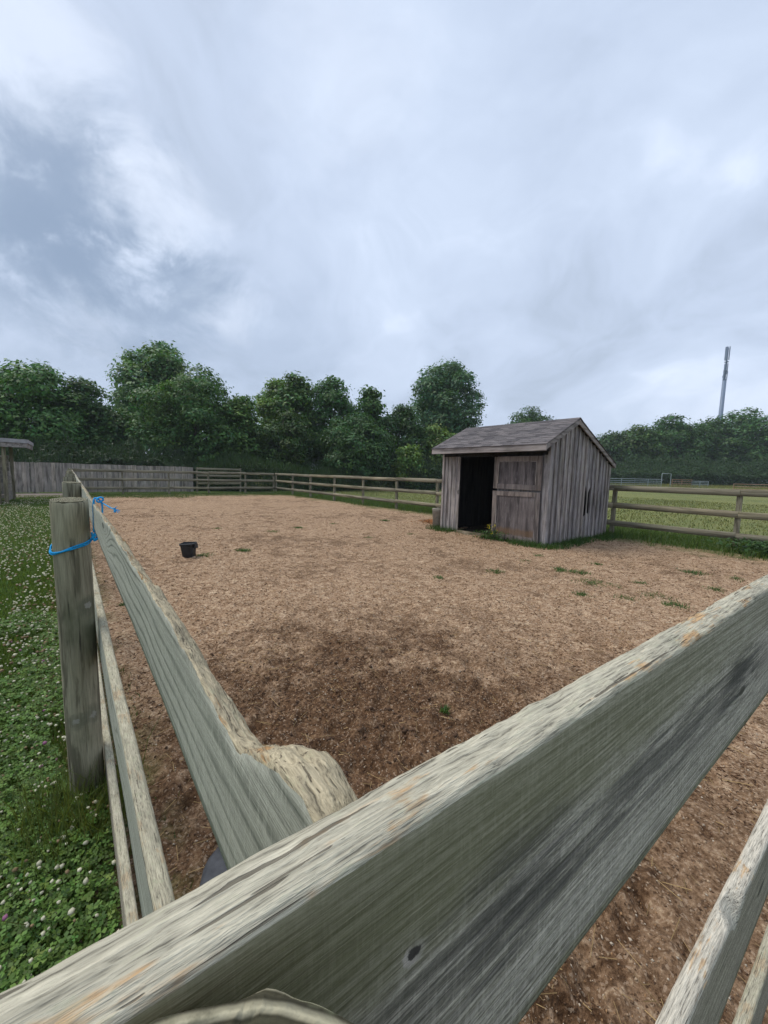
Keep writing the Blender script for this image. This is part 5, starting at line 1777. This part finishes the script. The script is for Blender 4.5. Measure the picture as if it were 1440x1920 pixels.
chips('wood_chips', 'dark and pale wood chips and crumbs littering the soil', xy, (0.006 + 0.010 * r_.random(len(xy))) * (0.75 + dist * 0.11), pal[np.where(dist < 3.2, r_.choice([0, 0, 1, 1, 2, 4, 4], len(xy)), r_.integers(0, 5, len(xy)))] * r_.uniform(0.7, 1.25, (len(xy), 1)), 0.33, 45, 'wood chips')
# clods in the churned corner
q = np.stack([1.25 + r_.normal(0, 0.5, 700), 1.9 + r_.normal(0, 0.6, 700)], 1)
q = q[(q[:, 0] > 0.2) & (q[:, 1] > 0.3)]
chips('soil_clods', 'dark crumbly clods on the churned patch near the corner', q, 0.005 + 0.016 * r_.random(len(q)) ** 3, np.array([[0.095, 0.055, 0.032]]) * r_.uniform(0.6, 1.5, (len(q), 1)), 1.0, 46, 'clods')
# straw
xy = polar(2000, 0.8, 12.0, 47)
n = len(xy)
dist = np.hypot(xy[:, 0], xy[:, 1])
L = (0.010 + 0.042 * r_.random(n) ** 2.2) * (1 + dist * 0.08)
a = r_.uniform(0, 6.28, n)
dv = np.stack([np.cos(a), np.sin(a)], 1) * L[:, None]
wv = np.stack([-np.sin(a), np.cos(a)], 1) * (0.0008 * (1 + dist * 0.2))[:, None]
z0 = soil_z(xy[:, 0], xy[:, 1]) + 0.006
z1 = z0 + np.abs(r_.normal(0, 0.010, n))
V = np.stack([np.column_stack([xy - dv - wv, z0]), np.column_stack([xy - dv + wv, z0 + 0.001]), np.column_stack([xy + dv + wv, z1 + 0.001]), np.column_stack([xy + dv - wv, z1]),
              np.column_stack([xy - dv, z0 + 0.0025]), np.column_stack([xy + dv, z1 + 0.0025])], 1).reshape(-1, 3)
i = np.arange(n) * 6
Q = np.concatenate([np.stack([i, i + 3, i + 5, i + 4], 1), np.stack([i + 1, i + 4, i + 5, i + 2], 1)])
tag(link('straw', fast_mesh('straw', V, Q, None, M['straw'], np.repeat(np.array([[0.36, 0.25, 0.12]]) * r_.uniform(0.55, 1.35, (n, 1)), 6, 0))), 'loose yellow straw stalks scattered over the soil', 'straw', None, 'stuff')
# rusty heap of bedding by the fence behind the bin
q = np.stack([9.0 + r_.normal(0, 0.45, 900), 8.35 + r_.normal(0, 0.30, 900)], 1)
n = len(q)
hz = 0.10 * np.exp(-((q[:, 0] - 9.0) / 0.5) ** 2 - ((q[:, 1] - 8.35) / 0.35) ** 2) * r_.random(n)
c_ = np.column_stack([q, 0.02 + hz])
V = leaf_quads(c_, r_.normal(0, 0.4, (n, 3)) + np.array([0, 0, 1]), np.full(n, 0.10), r_, 0.3)
tag(link('bedding_heap', fast_mesh('bedding_heap', V, np.arange(len(V)).reshape(-1, 4), None, M['straw'], leaf_colors(n, r_, (0.36, 0.17, 0.075), 0.3))), 'low heap of rusty orange bedding left of the shed', 'bedding', None, 'stuff')

# ------------------------------------------------------------------ the damp air
hm = bpy.data.materials.new('haze')
hm.use_nodes = True
hm.node_tree.nodes.clear()
_h = NT(hm.node_tree)
pv = _h.n('VolumePrincipled', {'Color': (0.82, 0.88, 0.96), 'Density': 0.0006})
_h.n('OutputMaterial', {'Volume': pv.outputs[0]})
tag(MB().box((-950, -950, -1.2), (1250, 1450, 43)).build('haze', hm), 'thin grey blue haze over the fields', 'haze', None, 'stuff')
